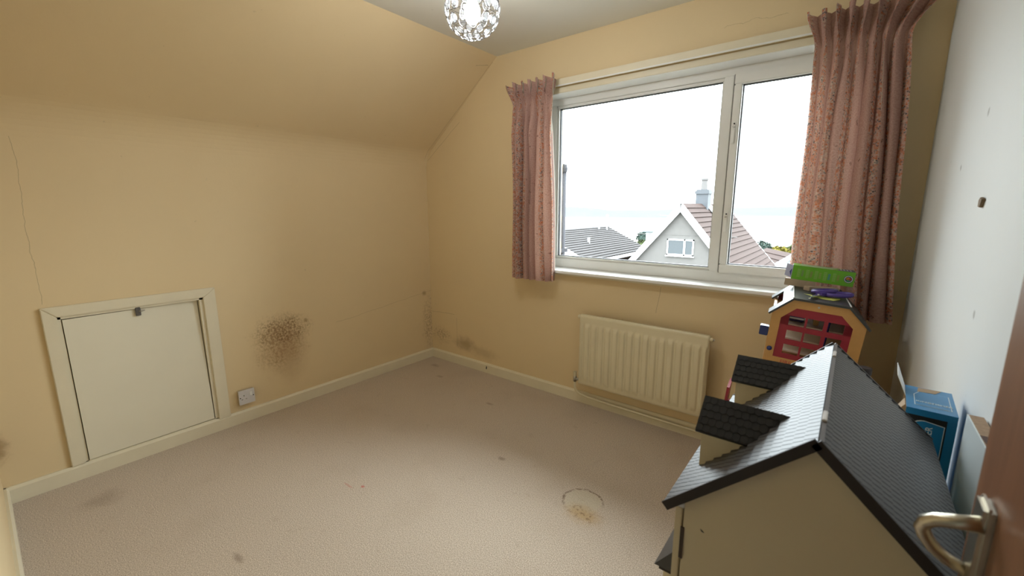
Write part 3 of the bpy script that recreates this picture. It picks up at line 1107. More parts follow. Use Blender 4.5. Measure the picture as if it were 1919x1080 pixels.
shell(kx0, kx1, ky0, ky1, 0, kz, .0010).build('carton_body', M_BLK, kb, local=True)
shell(kx0, kx1 - .0011, ky0 + .0011, ky1 - .0011, .0011, kz - .0011, .0010).build('lining', M_CARD, kb, local=True)
m = MB()
m.box((kx0, ky0 - .0006, kz - .012), (kx1 + .0006, ky0 - .0001, kz + .0006)); m.box((kx0, ky1 + .0001, kz - .012), (kx1 + .0006, ky1 + .0005, kz + .0006))
m.box((kx0, ky0 - .0001, kz + .0001), (kx1 + .0006, ky1 + .0001, kz + .0006)); m.box((kx1 + .0001, ky0 - .0001, kz - .012), (kx1 + .0006, ky1 + .0001, kz + .0001))
m.build('lid_band', M_BLUE, kb, local=True)
m = MB().box((kx1 - .012, ky0 - .0008, 0), (kx1 + .0008, ky0 - .0001, kz - .012)).box((kx1 + .0001, ky0 - .0001, 0), (kx1 + .0008, ky1, kz - .012))
m.build('side_band', M_BLUE, kb, local=True)
# arched panel on the front with its pale outline
def arch(x0, x1, z0, z1, y, rad=.02):
    pts_ = [(x0, y, z0), (x1, y, z0), (x1, y, z1 - .004)]
    for i in range(7):
        a = i / 6 * PI / 2
        pts_.append((x0 + rad - rad * math.sin(a), y, z1 - rad + rad * math.cos(a)))
    return pts_


MB().prism(arch(kx0 + .008, kx1 - .014, .10, kz - .020, ky0 - .0006), (0, .0004, 0)).build('panel_outline', M_INK, kb, local=True)
MB().prism(arch(kx0 + .0092, kx1 - .0152, .1012, kz - .0212, ky0 - .0010), (0, .0004, 0)).build('front_panel', M_BLUE, kb, local=True)
MB().prism([(kx0 + .012, ky0 + .022, kz + .0008), (kx1 - .006, ky0 + .022, kz + .0008), (kx1 - .006, ky1 - .03, kz + .0008), (kx0 + .02, ky1 - .03, kz + .0008), (kx0 + .012, ky1 - .05, kz + .0008)], (0, 0, .0003)).build('panel_outline', M_INK, kb, local=True)
MB().prism([(kx0 + .0132, ky0 + .0232, kz + .0011), (kx1 - .0072, ky0 + .0232, kz + .0011), (kx1 - .0072, ky1 - .0312, kz + .0011), (kx0 + .0208, ky1 - .0312, kz + .0011), (kx0 + .0132, ky1 - .051, kz + .0011)], (0, 0, .0003)).build('top_panel', M_BLUE, kb, local=True)
t_ = link('lettering', text_mesh('KINGFISHER', .0140), M_INK, None)
t_.parent = kb
t_.matrix_local = frame_from((kx0 + .036, ky0 - .0016, .256), (0, 0, 1), (-1, 0, 0))
t_ = link('lettering', text_mesh('KINGFISHER', .0095), M_INK, None)
t_.parent = kb
t_.matrix_local = frame_from((kx0 + .040, ky0 + .042, kz + .0016), (1, 0, 0), (0, 1, 0))
MB().prism([(kx0 + .018, ky1 - .030, kz + .0009), (kx0 + .045, ky1 - .026, kz + .0009), (kx0 + .055, ky1 - .002, kz + .0009), (kx0 + .02, ky1 - .004, kz + .0009)], (0, 0, .0004)).build('torn_patch', M_CARD, kb, local=True)
# open end with flaps (towards the room)
MB().prism([(kx0, ky0 + .075, kz - .004), (kx0, ky1 - .004, kz - .004), (kx0 - .018, ky1 + .004, kz + .045), (kx0 - .016, ky0 + .095, kz + .030)], (.001, 0, .0006)).build('flap', mat('flap_white', (.80, .80, .80), .6), kb, local=True)
MB().prism([(kx0, ky0, kz - .075), (kx0, ky0 + .002, kz - .030), (kx0 - .022, ky0 + .004, kz - .022), (kx0 - .028, ky0 + .004, kz - .060)], (0, .001, 0)).build('flap', M_BLUE, kb, local=True)
MB().prism([(kx0 - .001, ky0 + .02, kz - .004), (kx0 - .001, ky0 + .06, kz - .004), (kx0 - .016, ky0 + .05, kz - .03), (kx0 - .016, ky0 + .03, kz - .03)], (0, 0, .001)).build('flap', M_CARD, kb, local=True)

bt = thing('dark_bottle', 'dark brown bottle with flat cap standing behind the dolls house roof', 'bottle', (2.935, -.90, .615))
MB().lathe([(0, 0), (.036, 0), (.038, .01), (.038, .13), (.034, .165), (.022, .195), (.014, .212), (.013, .225), (0, .225)], 24).build('body', mat('dark_brown_plastic', (.018, .011, .007), .45), bt, local=True, smooth=True)
MB().lathe([(0, .222), (.0165, .222), (.0165, .240), (.015, .242), (0, .242)], 20).build('cap', mat('dark_cap', (.02, .012, .012), .4), bt, local=True)

bo = thing('chipboard_panel', 'white faced chipboard panel leaning on the right wall beside the door', 'board', (3.06, -1.6, 0))
MB().box((3.050, -1.850, 0), (3.052, -1.452, .968)).build('white_face', mat('melamine', (.70, .76, .77), .35), bo)
MB().box((3.052, -1.850, 0), (3.070, -1.452, .968)).build('chipboard_core', mat('chipboard', (.36, .24, .15), .9, var=.35, vscale=130), bo)
MB().prism([(3.0518, -1.54, .9684), (3.068, -1.54, .9684), (3.068, -1.60, .9684), (3.056, -1.61, .9684)], (0, 0, .0006)).build('stain', mat('chipboard_stain', (.10, .06, .05), .9), bo)

# ------------------------------------------------------------------ toy fire station
phi, rho = math.radians(5.5), math.radians(4.8)
e0 = Vector((math.cos(phi), math.sin(phi), 0))
dpt = Vector((-math.sin(phi), math.cos(phi), 0))
ew = e0 * math.cos(rho) - Vector((0, 0, 1)) * math.sin(rho)
uw = Vector((0, 0, 1)) * math.cos(rho) + e0 * math.sin(rho)
FM = Matrix((ew, dpt, uw)).transposed()
FSO = Vector((2.801, -.552, .968))
HB = -(FSO.z - .004) / math.cos(rho)            # local height of the floor under the middle
fs = thing('toy_fire_station', 'wooden toy fire station with red window panel leaning beneath the curtain', 'toy house', FSO, FM)
M_PINE = mat('orange_varnished_pine', (.56, .30, .095), .38, var=.12, vscale=25, obj=True)
M_RED = mat('red_paint_panel', (.30, .012, .030), .4)
M_FROOF = mat('charcoal_toy_roof', (.045, .048, .05), .38, var=.2, vscale=40)
M_NAVY = mat('navy_plastic', (.008, .025, .16), .3)
FD = .385
HWD, HT, EV = .145, .086, -.068


def L(name, mb, m_, parent=fs, **k):
    return mb.build(name, m_, parent, local=True, **k)


# front frame: outer octagon outline with the red panel opening
outer = [(-HWD, -.285), (-HWD, EV + .003), (-HT, -.004), (HT, -.004), (HWD, EV + .003), (HWD, -.285)]
inner = [(-.114, -.238), (-.114, -.080), (-.070, -.035), (.068, -.035), (.108, -.075), (.108, -.238)]
m = MB()
n = 6
o_f = [m.bm.verts.new((x, 0, z)) for x, z in outer]
i_f = [m.bm.verts.new((x, 0, z)) for x, z in inner]
o_b = [m.bm.verts.new((x, .012, z)) for x, z in outer]
i_b = [m.bm.verts.new((x, .012, z)) for x, z in inner]
for i in range(n):
    j = (i + 1) % n
    m.bm.faces.new((o_f[i], o_f[j], i_f[j], i_f[i]))
    m.bm.faces.new((o_b[i], i_b[i], i_b[j], o_b[j]))
    m.bm.faces.new((i_f[i], i_f[j], i_b[j], i_b[i]))
    m.bm.faces.new((o_f[i], o_b[i], o_b[j], o_f[j]))
L('front_frame', m, M_PINE)
# red panel made of bars around real openings (three columns, three rows)
cols = [(-.0865, -.0355), (-.0285, .0225), (.0350, .0845)]
rows = [(-.1045, -.0665), (-.1610, -.1240), (-.2190, -.1810)]
xs = sorted({-.116, .110, *[q for c_ in cols for q in c_]})
zs = sorted({-.240, -.0665, *[q for r_ in rows for q in r_]})
m = MB()
for i in range(len(xs) - 1):
    for j in range(len(zs) - 1):
        cx_, cz_ = (xs[i] + xs[i + 1]) / 2, (zs[j] + zs[j + 1]) / 2
        if any(a < cx_ < b_ for a, b_ in cols) and any(a < cz_ < b_ for a, b_ in rows):
            continue
        if cz_ > -.08 and (cx_ < -.09 or cx_ > .09):
            continue
        m.box((xs[i], .002, zs[j]), (xs[i + 1], .009, zs[j + 1]))
m.prism([(-.116, .002, -.1045), (-.116, .002, -.080), (-.0865, .002, -.050), (-.0865, .002, -.1045)], (0, .007, 0))
m.prism([(.110, .002, -.1045), (.0845, .002, -.1045), (.0845, .002, -.050), (.110, .002, -.074)], (0, .007, 0))
m.prism([(-.0865, .002, -.0665), (-.0865, .002, -.0505), (-.071, .002, -.034), (.069, .002, -.034), (.0845, .002, -.0505), (.0845, .002, -.0665)], (0, .007, 0))
bmesh.ops.remove_doubles(m.bm, verts=m.bm.verts[:], dist=.0002)
red = L('window_panel', m, M_RED)
# body: sides, back, floors, lower storey
L('side_post', MB().box((-HWD, .012, -.285), (-HWD + .010, .045, EV)), M_PINE)
L('side_post', MB().box((-HWD, FD - .04, -.285), (-HWD + .010, FD, EV)), M_PINE)
L('side_beam', MB().box((-HWD, .012, EV - .012), (-HWD + .010, FD, EV)), M_PINE)
L('back_panel', MB().box((-HWD + .012, FD - .012, -.112), (HWD - .012, FD - .004, -.045)), M_RED)
L('side_wall', MB().box((HWD - .010, .012, -.285), (HWD, FD, EV)), M_PINE)
for z in (-.120, -.178, -.232):
    L('shelf', MB().box((-HWD + .01, .10, z - .006), (HWD - .01, FD - .01, z)), mat('pale_shelf', (.78, .68, .56), .5))
L('first_floor', MB().box((-HWD, 0, -.300), (HWD, FD, -.285)), M_PINE)
m = MB()
m.box((-HWD, .02, HB + .03), (-HWD + .012, FD, -.30)); m.box((HWD - .012, .02, HB + .03), (HWD, FD, -.30)); m.box((-HWD, FD - .012, HB + .03), (HWD, FD, -.30))
L('lower_walls', m, M_PINE)
L('garage_door', MB().box((-.115, .01, HB + .04), (.115, .02, -.32)), M_RED, bevel=.002)
L('base_board', MB().box((-.20, -.0, HB + .018), (.16, FD, HB + .034)), M_PINE)
for sx in (-.17, .13):
    for sy in (.03, .36):
        zz = HB + .018
        L('foot', MB().box((sx - .015, sy - .015, zz - .020 + (-.014 if sx < 0 else .010)), (sx + .015, sy + .015, zz)), M_NAVY)
# red flap with a white edge standing out at the side
L('side_flap', MB().box((-.250, .04, -.60), (-.240, .16, -.432)), M_RED)
L('side_arm', MB().box((-.242, .09, -.53), (-HWD, .11, -.51)), M_RED)
L('flap_foot', MB().box((-.262, .04, -.63), (-.225, .16, -.545)), M_WHITE, bevel=.004)
L('peg', MB().box((-.176, .02, -.168), (-HWD, .055, -.130)), M_NAVY, bevel=.002)
for ux in (-.130, .130):
    L('knob', MB().lathe([(0, 0), (.009, 0), (.009, .004), (.006, .008), (0, .009)], 16, frame_from((ux, .0, -.209), (1, 0, 0), (0, 0, 1))), M_NAVY, smooth=True)
L('screw', MB().lathe([(0, 0), (.004, 0), (.003, .0015), (0, .0018)], 12, frame_from((-.004, 0, -.018), (1, 0, 0), (0, 0, 1))), M_STEEL)
t_ = link('lettering', text_mesh('FIRE', .021), mat('red_print', (.45, .06, .05), .5), None)
t_.parent = fs
t_.matrix_local = frame_from((-.068, -.0008, -.2535), (1, 0, 0), (0, 0, 1))
# roof: flat top, two sloping leaves, the left one cut away in the middle
L('roof_top', MB().box((-HT - .002, -.006, -.004), (HT + .002, FD + .004, .004)), M_FROOF)
for sg in (-1, 1):
    a0, a1 = Vector((sg * HT, 0, .004)), Vector((sg * .1585, 0, EV + .0))
    nn_ = Vector((sg * .69, 0, .72)) * .007
    mid = a0.lerp(a1, .45)

    def leaf(p, q, y0, y1, mm):
        mm.prism([Vector((p.x, y0, p.z)), Vector((q.x, y0, q.z)), Vector((q.x, y0, q.z)) - nn_, Vector((p.x, y0, p.z)) - nn_], (0, y1 - y0, 0))
    mm = MB()
    if sg < 0:
        leaf(a0, mid, -.006, FD + .004, mm)
        leaf(mid, a1, -.006, .075, mm)
        leaf(mid, a1, .315, FD + .004, mm)
    else:
        leaf(a0, a1, -.006, FD + .004, mm)
    L('roof_leaf', mm, M_FROOF)
L('attic_floor', MB().box((-.1445, .045, -.082), (-.085, .345, -.074)), mat('brown_stained_ply', (.26, .115, .04), .75, spec=.1))
for sg in (-1, 1):
    L('roof_rod', MB().tube([(sg * (HT + .001), -.006, .0055), (sg * (HT + .001), FD - .06, .0055)], .0022, 8), mat('grey_rod', (.72, .72, .72), .4))
# things glimpsed on the shelves
sb = thing('toy_packet', 'small purple and white packet seen through the red window panel', 'packet', FSO + FM @ Vector((-.061, .15, -.1185)), FM)
L('wrapper', MB().box((-.030, 0, 0), (.030, .05, .033)), mat('purple_wrap', (.05, .035, .14), .4), sb, bevel=.004)
L('white_stripe', MB().box((-.029, -.0008, .010), (.029, .001, .017)), M_WHITE, sb)
ob_ = thing('toy_block', 'small yellow wooden block on a fire station shelf', 'block', FSO + FM @ Vector((.008, .14, -.1185)), FM)
L('block', MB().box((-.008, 0, 0), (.010, .03, .036)), mat('yellow_block', (.50, .33, .10), .5), ob_, bevel=.002)
pn_ = thing('toy_pole', 'blue plastic fireman pole standing inside the toy fire station', 'toy pole', FSO + FM @ Vector((.040, .07, -.2845)), FM)
L('pole', MB().tube([(0, 0, 0), (.002, 0, .205)], .0065, 10), M_NAVY, pn_)
L('foot_disc', MB().lathe([(0, 0), (.014, 0), (.014, .006), (0, .006)], 14), M_NAVY, pn_)

# ------------------------------------------------------------------ things lying on the fire station roof
def on_roof(name, label, cat, u_, d_, v_=.0045, rz=0.0):
    return thing(name, label, cat, FSO + FM @ Vector((u_, d_, v_)), FM @ Matrix.Rotation(rz, 3, 'Z'))


M_STICK = mat('pale_bare_wood', (.47, .37, .26), .7, var=.15, vscale=60, obj=True)
wa = on_roof('wooden_stick', 'straight flat wooden stick lying under the green box', 'stick', -.068, .30)
L('stick', MB().box((-.056, -.012, 0), (.056, .014, .030)), M_STICK, wa, bevel=.001)
wb = on_roof('wooden_bracket', 'angled pale wooden bracket lying beside the purple scissors', 'wood piece', .005, .238)
bk = L('long_arm', MB().prism([(-.060, -.012, 0), (-.040, -.028, 0), (.066, .045, 0), (.056, .068, 0)], (0, 0, .018)), M_STICK, wb, bevel=.001)
L('short_arm', MB().prism([(-.024, .040, 0), (-.010, .048, 0), (.046, .044, 0), (.030, .036, 0)], (0, 0, .016)), M_STICK, wb, bevel=.001)
gb = on_roof('green_box', 'lime green cardboard packet printed in columns on the toy roof', 'box', .004, .292, .0345)
M_GREEN = mat('lime_print', (.15, .46, .018), .35, var=.05)
GL, GH_, GDp = .108, .060, .085
L('carton', MB().box((-GL, 0, 0), (GL, GDp, GH_)), M_GREEN, gb, bevel=.001)
L('top_print', MB().prism([(-GL + .02, .012, GH_ + .0003), (.03, .008, GH_ + .0003), (.05, GDp - .02, GH_ + .0003), (-GL + .03, GDp - .01, GH_ + .0003)], (0, 0, .0004)), mat('pale_green_print', (.42, .62, .36), .35), gb)
L('top_patch', MB().prism([(.045, .004, GH_ + .0004), (GL - .003, .004, GH_ + .0004), (GL - .003, GDp - .004, GH_ + .0004), (.06, GDp - .02, GH_ + .0004)], (0, 0, .0004)), mat('purple_print', (.09, .085, .20), .35), gb)
for i in range(4):
    L('top_line', MB().box((.058 + i * .011, .020, GH_ + .0008), (.062 + i * .011, .060, GH_ + .0011)), M_INK, gb)
L('end_print', MB().box((-GL - .0006, .001, .001), (-GL + .0002, GDp - .001, GH_ - .001)), mat('lilac_print', (.42, .45, .68), .4), gb)
L('end_flap', MB().prism([(-GL, 0, .004), (-GL, 0, GH_ - .002), (-GL - .024, .006, GH_ + .004), (-GL - .026, .006, .012)], (0, .001, 0)), mat('lilac_flap', (.50, .54, .76), .4), gb)
L('flap_mark', MB().prism([(-GL - .003, -.0008, .012), (-GL - .003, -.0004, .045), (-GL - .010, .0016, .030)], (0, .0004, 0)), mat('deep_blue_print', (.05, .07, .30), .4), gb)
cols_c = ((.30, .52, .12), (.22, .25, .14), (.30, .52, .12), (.30, .22, .10), (.30, .52, .12), (.32, .40, .10), (.30, .52, .12), (.05, .25, .42), (.30, .52, .12), (.33, .28, .08))
for i, c_ in enumerate(cols_c):
    x0 = -.090 + i * .0155
    for r_ in range(7):
        if i % 2 and r_ in (0, 6):
            continue
        ww = .0115 if i % 2 == 0 else .008
        L('print_line', MB().box((x0, -.0006, .012 + r_ * .0052), (x0 + ww, .0002, .0148 + r_ * .0052)), mat('line_%d' % (i if i % 2 else 0), c_, .4), gb)
em = L('emblem', MB().lathe([(0, 0), (.0155, 0), (.0155, .0006), (0, .0006)], 24, frame_from((.088, -.0002, .030), (1, 0, 0), (0, 0, 1))), mat('emblem_navy', (.03, .07, .16), .4), gb)
L('emblem_ring', MB().lathe([(.0118, .0006), (.0138, .0006), (.0138, .0009), (.0118, .0009)], 24, frame_from((.088, -.0002, .030), (1, 0, 0), (0, 0, 1))), M_WHITE, em)
for (ax, az, rr_, cc_) in ((-.003, .002, .0062, (.60, .17, .02)), (.004, .001, .0052, (.55, .03, .02)), (0, -.005, .0058, (.05, .28, .14)), (-.001, .005, .0035, (.65, .42, .03))):
    L('emblem_spot', MB().lathe([(0, .0009), (rr_, .0009), (rr_, .0012), (0, .0012)], 14, frame_from((.088 + ax, -.0002, .030 + az), (1, 0, 0), (0, 0, 1))), mat('spot_%.2f' % cc_[0], cc_, .4), em)
pp = on_roof('paper_scrap', 'yellow green paper scrap under the scissors', 'paper', .0, .095, .0048)
L('sheet', MB().prism([(-.052, .030, 0), (-.010, .022, 0), (.064, .028, .001), (.060, -.004, .003), (.040, -.030, .0), (.004, -.032, 0)], (0, 0, .0006)), mat('lime_paper', (.58, .60, .12), .7), pp)
sc_ = on_roof('scissors', 'purple handled scissors lying on the toy roof', 'scissors', 0, .078, .0090)
M_PURP = mat('purple_plastic', (.085, .05, .30), .35)
M_BLADE = mat('scissor_steel', (.70, .71, .73), .22, metal=1.0)
L('blade', MB().prism([(-.042, -.074, 0), (-.036, -.074, 0), (-.006, .028, 0), (-.020, .032, 0)], (0, 0, .003)), M_BLADE, sc_)
L('blade', MB().prism([(-.037, -.066, .003), (-.031, -.060, .003), (.004, .022, .003), (-.010, .034, .003)], (0, 0, .003)), M_BLADE, sc_)


def loop(cx_, cy_, rx_, ry_, rot, zz=.009, n_=20):
    out = []
    for i in range(n_ + 1):
        a = 2 * PI * i / n_
        x_, y_ = rx_ * math.cos(a), ry_ * math.sin(a)
        out.append((cx_ + x_ * math.cos(rot) - y_ * math.sin(rot), cy_ + x_ * math.sin(rot) + y_ * math.cos(rot), zz + .006 * math.cos(a)))
    return out


L('handle', MB().tube(loop(.014, .088, .034, .050, -.5, .012), .0075, 10, cap=False), M_PURP, sc_, smooth=True)
L('handle', MB().tube(loop(.056, .050, .040, .026, .1, .012), .0080, 10, cap=False), M_PURP, sc_, smooth=True)
L('shank', MB().prism([(-.018, .026, .002), (.004, .018, .002), (.026, .040, .002), (-.004, .052, .002)], (0, 0, .012)), M_PURP, sc_, bevel=.002)
L('pivot', MB().lathe([(0, 0), (.004, 0), (.003, .002), (0, .0025)], 12, Matrix.Translation((-.008, .020, .006))), M_STEEL, sc_)

# ------------------------------------------------------------------ outside
M_TILE = mat('brown_concrete_tile', (.034, .0235, .021), .8, var=.15, vscale=1.5, spec=.05)
M_TILEG = mat('grey_concrete_tile', (.036, .033, .0325), .8, var=.15, vscale=1.5, spec=.05)
M_DASH = mat('pebble_dash', (.092, .087, .083), .9, var=.18, vscale=6, bump=.3, bscale=40, spec=.05)
M_BARGE = mat('white_bargeboard', (.50, .51, .52), .5)
M_LEAD = mat('grey_lead', (.032, .036, .042), .6, var=.2, vscale=3)
M_PANE = mat('house_window_glass', (.02, .026, .03), .1)


def tiles(name, parent, P, dn, al, ln, wd, material, pitch=.32, up=(0, 0, 1), bw=None):
    """courses of roof tiles: each course one overlapping board, P top corner, dn down slope, al along"""
    P, dn, al = Vector(P), Vector(dn).normalized(), Vector(al).normalized()
    nr = dn.cross(al)
    if nr.z < 0:
        nr = -nr
    n_ = int(ln / pitch)
    me = None
    mb = MB()
    mb.prism([(0, 0, .004), (pitch * 1.05, 0, .05), (pitch * 1.05, 0, .0), (0, 0, -.03)], (0, wd, 0))
    me = mb.mesh(name)
    me.materials.append(material)
    for i in range(n_):
        o_ = bpy.data.objects.new(name, me)
        COL.objects.link(o_)
        o_.parent = parent
        M_ = Matrix((dn, al, nr)).transposed().to_4x4()
        M_.translation = P + dn * (i * pitch)
        o_.matrix_local = WORLD[parent].inverted() @ M_


# gabled neighbour
nb = thing('gabled_house', 'pebble dashed house with white bargeboards and brown tiled roof outside', 'house', (-3.4, 22, -5))
NY0, NY1 = 18.0, 26.0
AX, AZ = -3.40, 1.50
HWn, PN = 3.3, math.radians(50)
EZ = AZ - HWn * math.tan(PN)
MB().prism([(AX - HWn + .15, NY0, -5), (AX + HWn - .15, NY0, -5), (AX + HWn - .15, NY0, EZ), (AX, NY0, AZ - .12), (AX - HWn + .15, NY0, EZ)], (0, NY1 - NY0, 0)).build('wall', M_DASH, nb)
MB().box((AX - 2.4, NY0 - .012, .05), (AX + 2.4, NY0 + .01, .075)).build('render_bead', M_DASH, nb)
for sg in (-1, 1):
    dv = Vector((sg * math.cos(PN), 0, -math.sin(PN)))
    nv_ = Vector((sg * math.sin(PN), 0, math.cos(PN)))
    A_ = Vector((AX, NY0 - .18, AZ))
    ls = HWn / math.cos(PN) + .3
    MB().prism([A_, A_ + dv * ls, A_ + dv * ls - nv_ * .06, A_ - nv_ * .06 / math.cos(0)], (0, NY1 - NY0 + .36, 0)).build('roof_slope', M_TILE, nb)
    tiles('tile_course', nb, A_ + nv_ * .01, dv, (0, 1, 0), ls, NY1 - NY0 + .36, M_TILE, .28)
    for yy in (NY0 - .22, NY1 + .16):
        MB().prism([A_ + nv_ * .05 + Vector((0, yy - A_.y, 0)), A_ + dv * ls + nv_ * .05 + Vector((0, yy - A_.y, 0)), A_ + dv * ls - nv_ * .22 + Vector((0, yy - A_.y, 0)), A_ - Vector((0, 0, .27 / math.cos(PN) - .05)) + Vector((0, yy - A_.y, 0))], (0, .05, 0)).build('bargeboard', M_BARGE, nb)
wx0, wx1, wz0, wz1 = -3.968, -2.754, -.888, -.128
wf = MB()
for lo, hi in (((wx0, wz0), (wx1, wz0 + .07)), ((wx0, wz1 - .06), (wx1, wz1)), ((wx0, wz0), (wx0 + .06, wz1)), ((wx1 - .06, wz0), (wx1, wz1)), ((wx0 + .76, wz0), (wx0 + .84, wz1))):
    wf.box((lo[0], NY0 - .05, lo[1]), (hi[0], NY0 + .02, hi[1]))
wfo = wf.build('window', M_BARGE, nb)
MB().box((wx0 + .05, NY0 - .02, wz0 + .06), (wx0 + .78, NY0 + .005, wz1 - .05)).build('window_pane', M_PANE, wfo)
MB().box((wx0 + .82, NY0 - .02, wz0 + .06), (wx1 - .05, NY0 + .005, wz1 - .05)).build('window_pane', M_PANE, wfo)
MB().box((wx0 - .04, NY0 - .09, wz0 - .05), (wx1 + .04, NY0 + .01, wz0)).build('window_sill', M_BARGE, wfo)
chn = MB().box((AX - .30, 21.1, AZ - .5), (AX + .30, 21.7, AZ + .72)).box((AX - .35, 21.04, AZ + .50), (AX + .35, 21.76, AZ + .64)).build('chimney', M_LEAD, nb)
MB().lathe([(0, AZ + .7), (.17, AZ + .7), (.14, AZ + 1.15), (.17, AZ + 1.2), (.17, AZ + 1.28), (.10, AZ + 1.28), (0, AZ + 1.25)], 14, Matrix.Translation((AX, 21.4, 0))).build('chimney_pot', mat('pale_pot', (.065, .06, .058), .8), chn)
MB().prism([(AX + .1, 21.4, AZ + .02), (AX + .42, 21.4, AZ - .36), (AX + .60, 21.55, AZ - .58), (AX + .30, 22.2, AZ - .20)], (0, 0, .08)).build('flashing', mat('pale_lead', (.5, .53, .58), .5), chn)

# low roof on the left
lb = thing('low_roofed_house', 'grey tiled low roof with two steel flues beyond the glass', 'house', (-10, 20, -5))
LX, LZ, LY0, LY1 = -10.03, .11, 16.0, 24.0
ex_, ez_ = -7.1, -1.30
dv = Vector((ex_ - LX, 0, ez_ - LZ))
ls = dv.length
dv.normalize()
nv_ = Vector((-dv.z, 0, dv.x))
A_ = Vector((LX, LY0, LZ))
MB().prism([A_, A_ + dv * ls, A_ + dv * ls - nv_ * .08, A_ - nv_ * .08], (0, LY1 - LY0, 0)).build('roof_slope', M_TILEG, lb)
tiles('tile_course', lb, A_ + nv_ * .01, dv, (0, 1, 0), ls, LY1 - LY0, M_TILEG, .21)
MB().prism([(LX, LY0, LZ), (LX - 3.2, LY0, LZ - 1.55), (LX - 3.2, LY0, LZ - 1.63), (LX, LY0, LZ - .08)], (0, LY1 - LY0, 0)).build('roof_slope', M_TILEG, lb)
MB().prism([(LX - 3, LY0 + .3, -5), (ex_ - .35, LY0 + .3, -5), (ex_ - .35, LY0 + .3, ez_ + .02), (LX, LY0 + .3, LZ - .12), (LX - 3, LY0 + .3, LZ - 1.55)], (0, LY1 - LY0 - .6, 0)).build('wall', M_DASH, lb)
MB().prism([A_ + nv_ * .06 + Vector((0, -.06, 0)), A_ + dv * ls + nv_ * .06 + Vector((0, -.06, 0)), A_ + dv * ls - nv_ * .25 + Vector((0, -.06, 0)), A_ - nv_ * .25 + Vector((0, -.06, 0))], (0, .06, 0)).build('bargeboard', M_BARGE, lb)
MB().box((ex_ - .02, LY0 - .05, ez_ - .10), (ex_ + .12, LY1, ez_ + .03)).build('gutter', M_BARGE, lb)
MB().box((ex_ + .12, LY0, ez_ - .16), (-5.3, 17.7, ez_ - .10)).build('flat_roof', mat('pale_felt', (.16, .16, .17), .9), lb)
M_FLUE = mat('pale_flue', (.42, .45, .48), .5)
for (fx, fy, h_) in ((LX + .35, 22.2, .62), (LX + .40, 23.2, .80)):
    MB().tube([(fx, fy, LZ - .3), (fx, fy, LZ - .15 + h_)], .05, 10).build('flue', M_FLUE, lb)
    MB().lathe([(0, LZ - .15 + h_), (.085, LZ - .15 + h_), (.085, LZ - .05 + h_), (0, LZ - .02 + h_)], 10, Matrix.Translation((fx, fy, 0))).build('flue_cowl', M_FLUE, lb)
MB().tube([(-8.55, 18.8, -.75), (-8.55, 18.8, -.30)], .07, 10).build('soil_vent', M_BARGE, lb)

# roof far right with its white gable
rb = thing('far_cottage', 'small brown roofed cottage with white gable beside yellow bushes', 'house', (-.6, 30.6, -5))
p1, p2 = Vector((-1.80, 32.4, -1.5)), Vector((.13, 28.95, -1.5))
al = (p2 - p1).normalized()
sd = Vector((-al.y, al.x, 0))
if sd.y > 0:
    sd = -sd
for sg in (1, -1):
    dn = (sd * sg * .82 + Vector((0, 0, -.57))).normalized()
    nrm = dn.cross(al)
    if nrm.z < 0:
        nrm = -nrm
    MB().prism([p1, p2, p2 + dn * 3.2, p1 + dn * 3.2], -nrm * .1).build('roof_slope', M_TILE, rb)
    tiles('tile_course', rb, p1 + nrm * .01, dn, al, 3.2, (p2 - p1).length, M_TILE, .40)
    MB().prism([p2 + nrm * .06, p2 + dn * 3.25 + nrm * .06, p2 + dn * 3.25 - nrm * .2, p2 - nrm * .2], al * .08).build('bargeboard', M_BARGE, rb)
q1 = p2 - al * .25
MB().prism([q1 + Vector((0, 0, -.1)), q1 + sd * 2.4 + Vector((0, 0, -1.8)), q1 + sd * 2.4 + Vector((0, 0, -3.5)), q1 - sd * 2.4 + Vector((0, 0, -3.5)), q1 - sd * 2.4 + Vector((0, 0, -1.8))], -al * 3.4).build('wall', mat('white_render', (.30, .31, .32), .8), rb)
gw = q1 + al * .03 + Vector((0, 0, -1.1))
MB().prism([gw - sd * .35, gw + sd * .35, gw + sd * .35 + Vector((0, 0, -.6)), gw - sd * .35 + Vector((0, 0, -.6))], al * .04).build('gable_window', M_PANE, rb)

# white flat-topped block seen past the gable
fb = thing('white_block_house', 'white flat roofed block glimpsed left of the gabled house', 'house', (-13.1, 40.5, -6))
MB().box((-13.5, 40, -6), (-10.5, 43, -1.05)).build('wall', mat('white_render', (.30, .31, .32), .8), fb)
MB().box((-13.9, 39.7, -1.05), (-10.2, 43.3, -.80)).build('flat_roof', mat('slate_fascia', (.12, .15, .19), .7), fb)

# grey vent pipe on our own outside wall
ow = thing('vent_pipe', 'grey vertical vent pipe just outside the fixed window pane', 'pipe', (.955, .62, -.5))
MB().tube([(.955, .62, -.5), (.955, .62, 1.62)], .028, 16).build('pipe', mat('grey_pvc', (.035, .035, .042), .6, spec=.1), ow, smooth=True)
MB().lathe([(0, 1.60), (.034, 1.60), (.036, 1.63), (.030, 1.66), (0, 1.665)], 16, Matrix.Translation((.955, .62, 0))).build('vent_cowl', mat('grey_pvc', (.035, .035, .042), .6, spec=.1), ow)
for z in (.95, .2, -.4):
    MB().box((.92, .26, z), (.99, .66, z + .03)).build('pipe_clip', mat('grey_pvc', (.035, .035, .042), .6, spec=.1), ow)

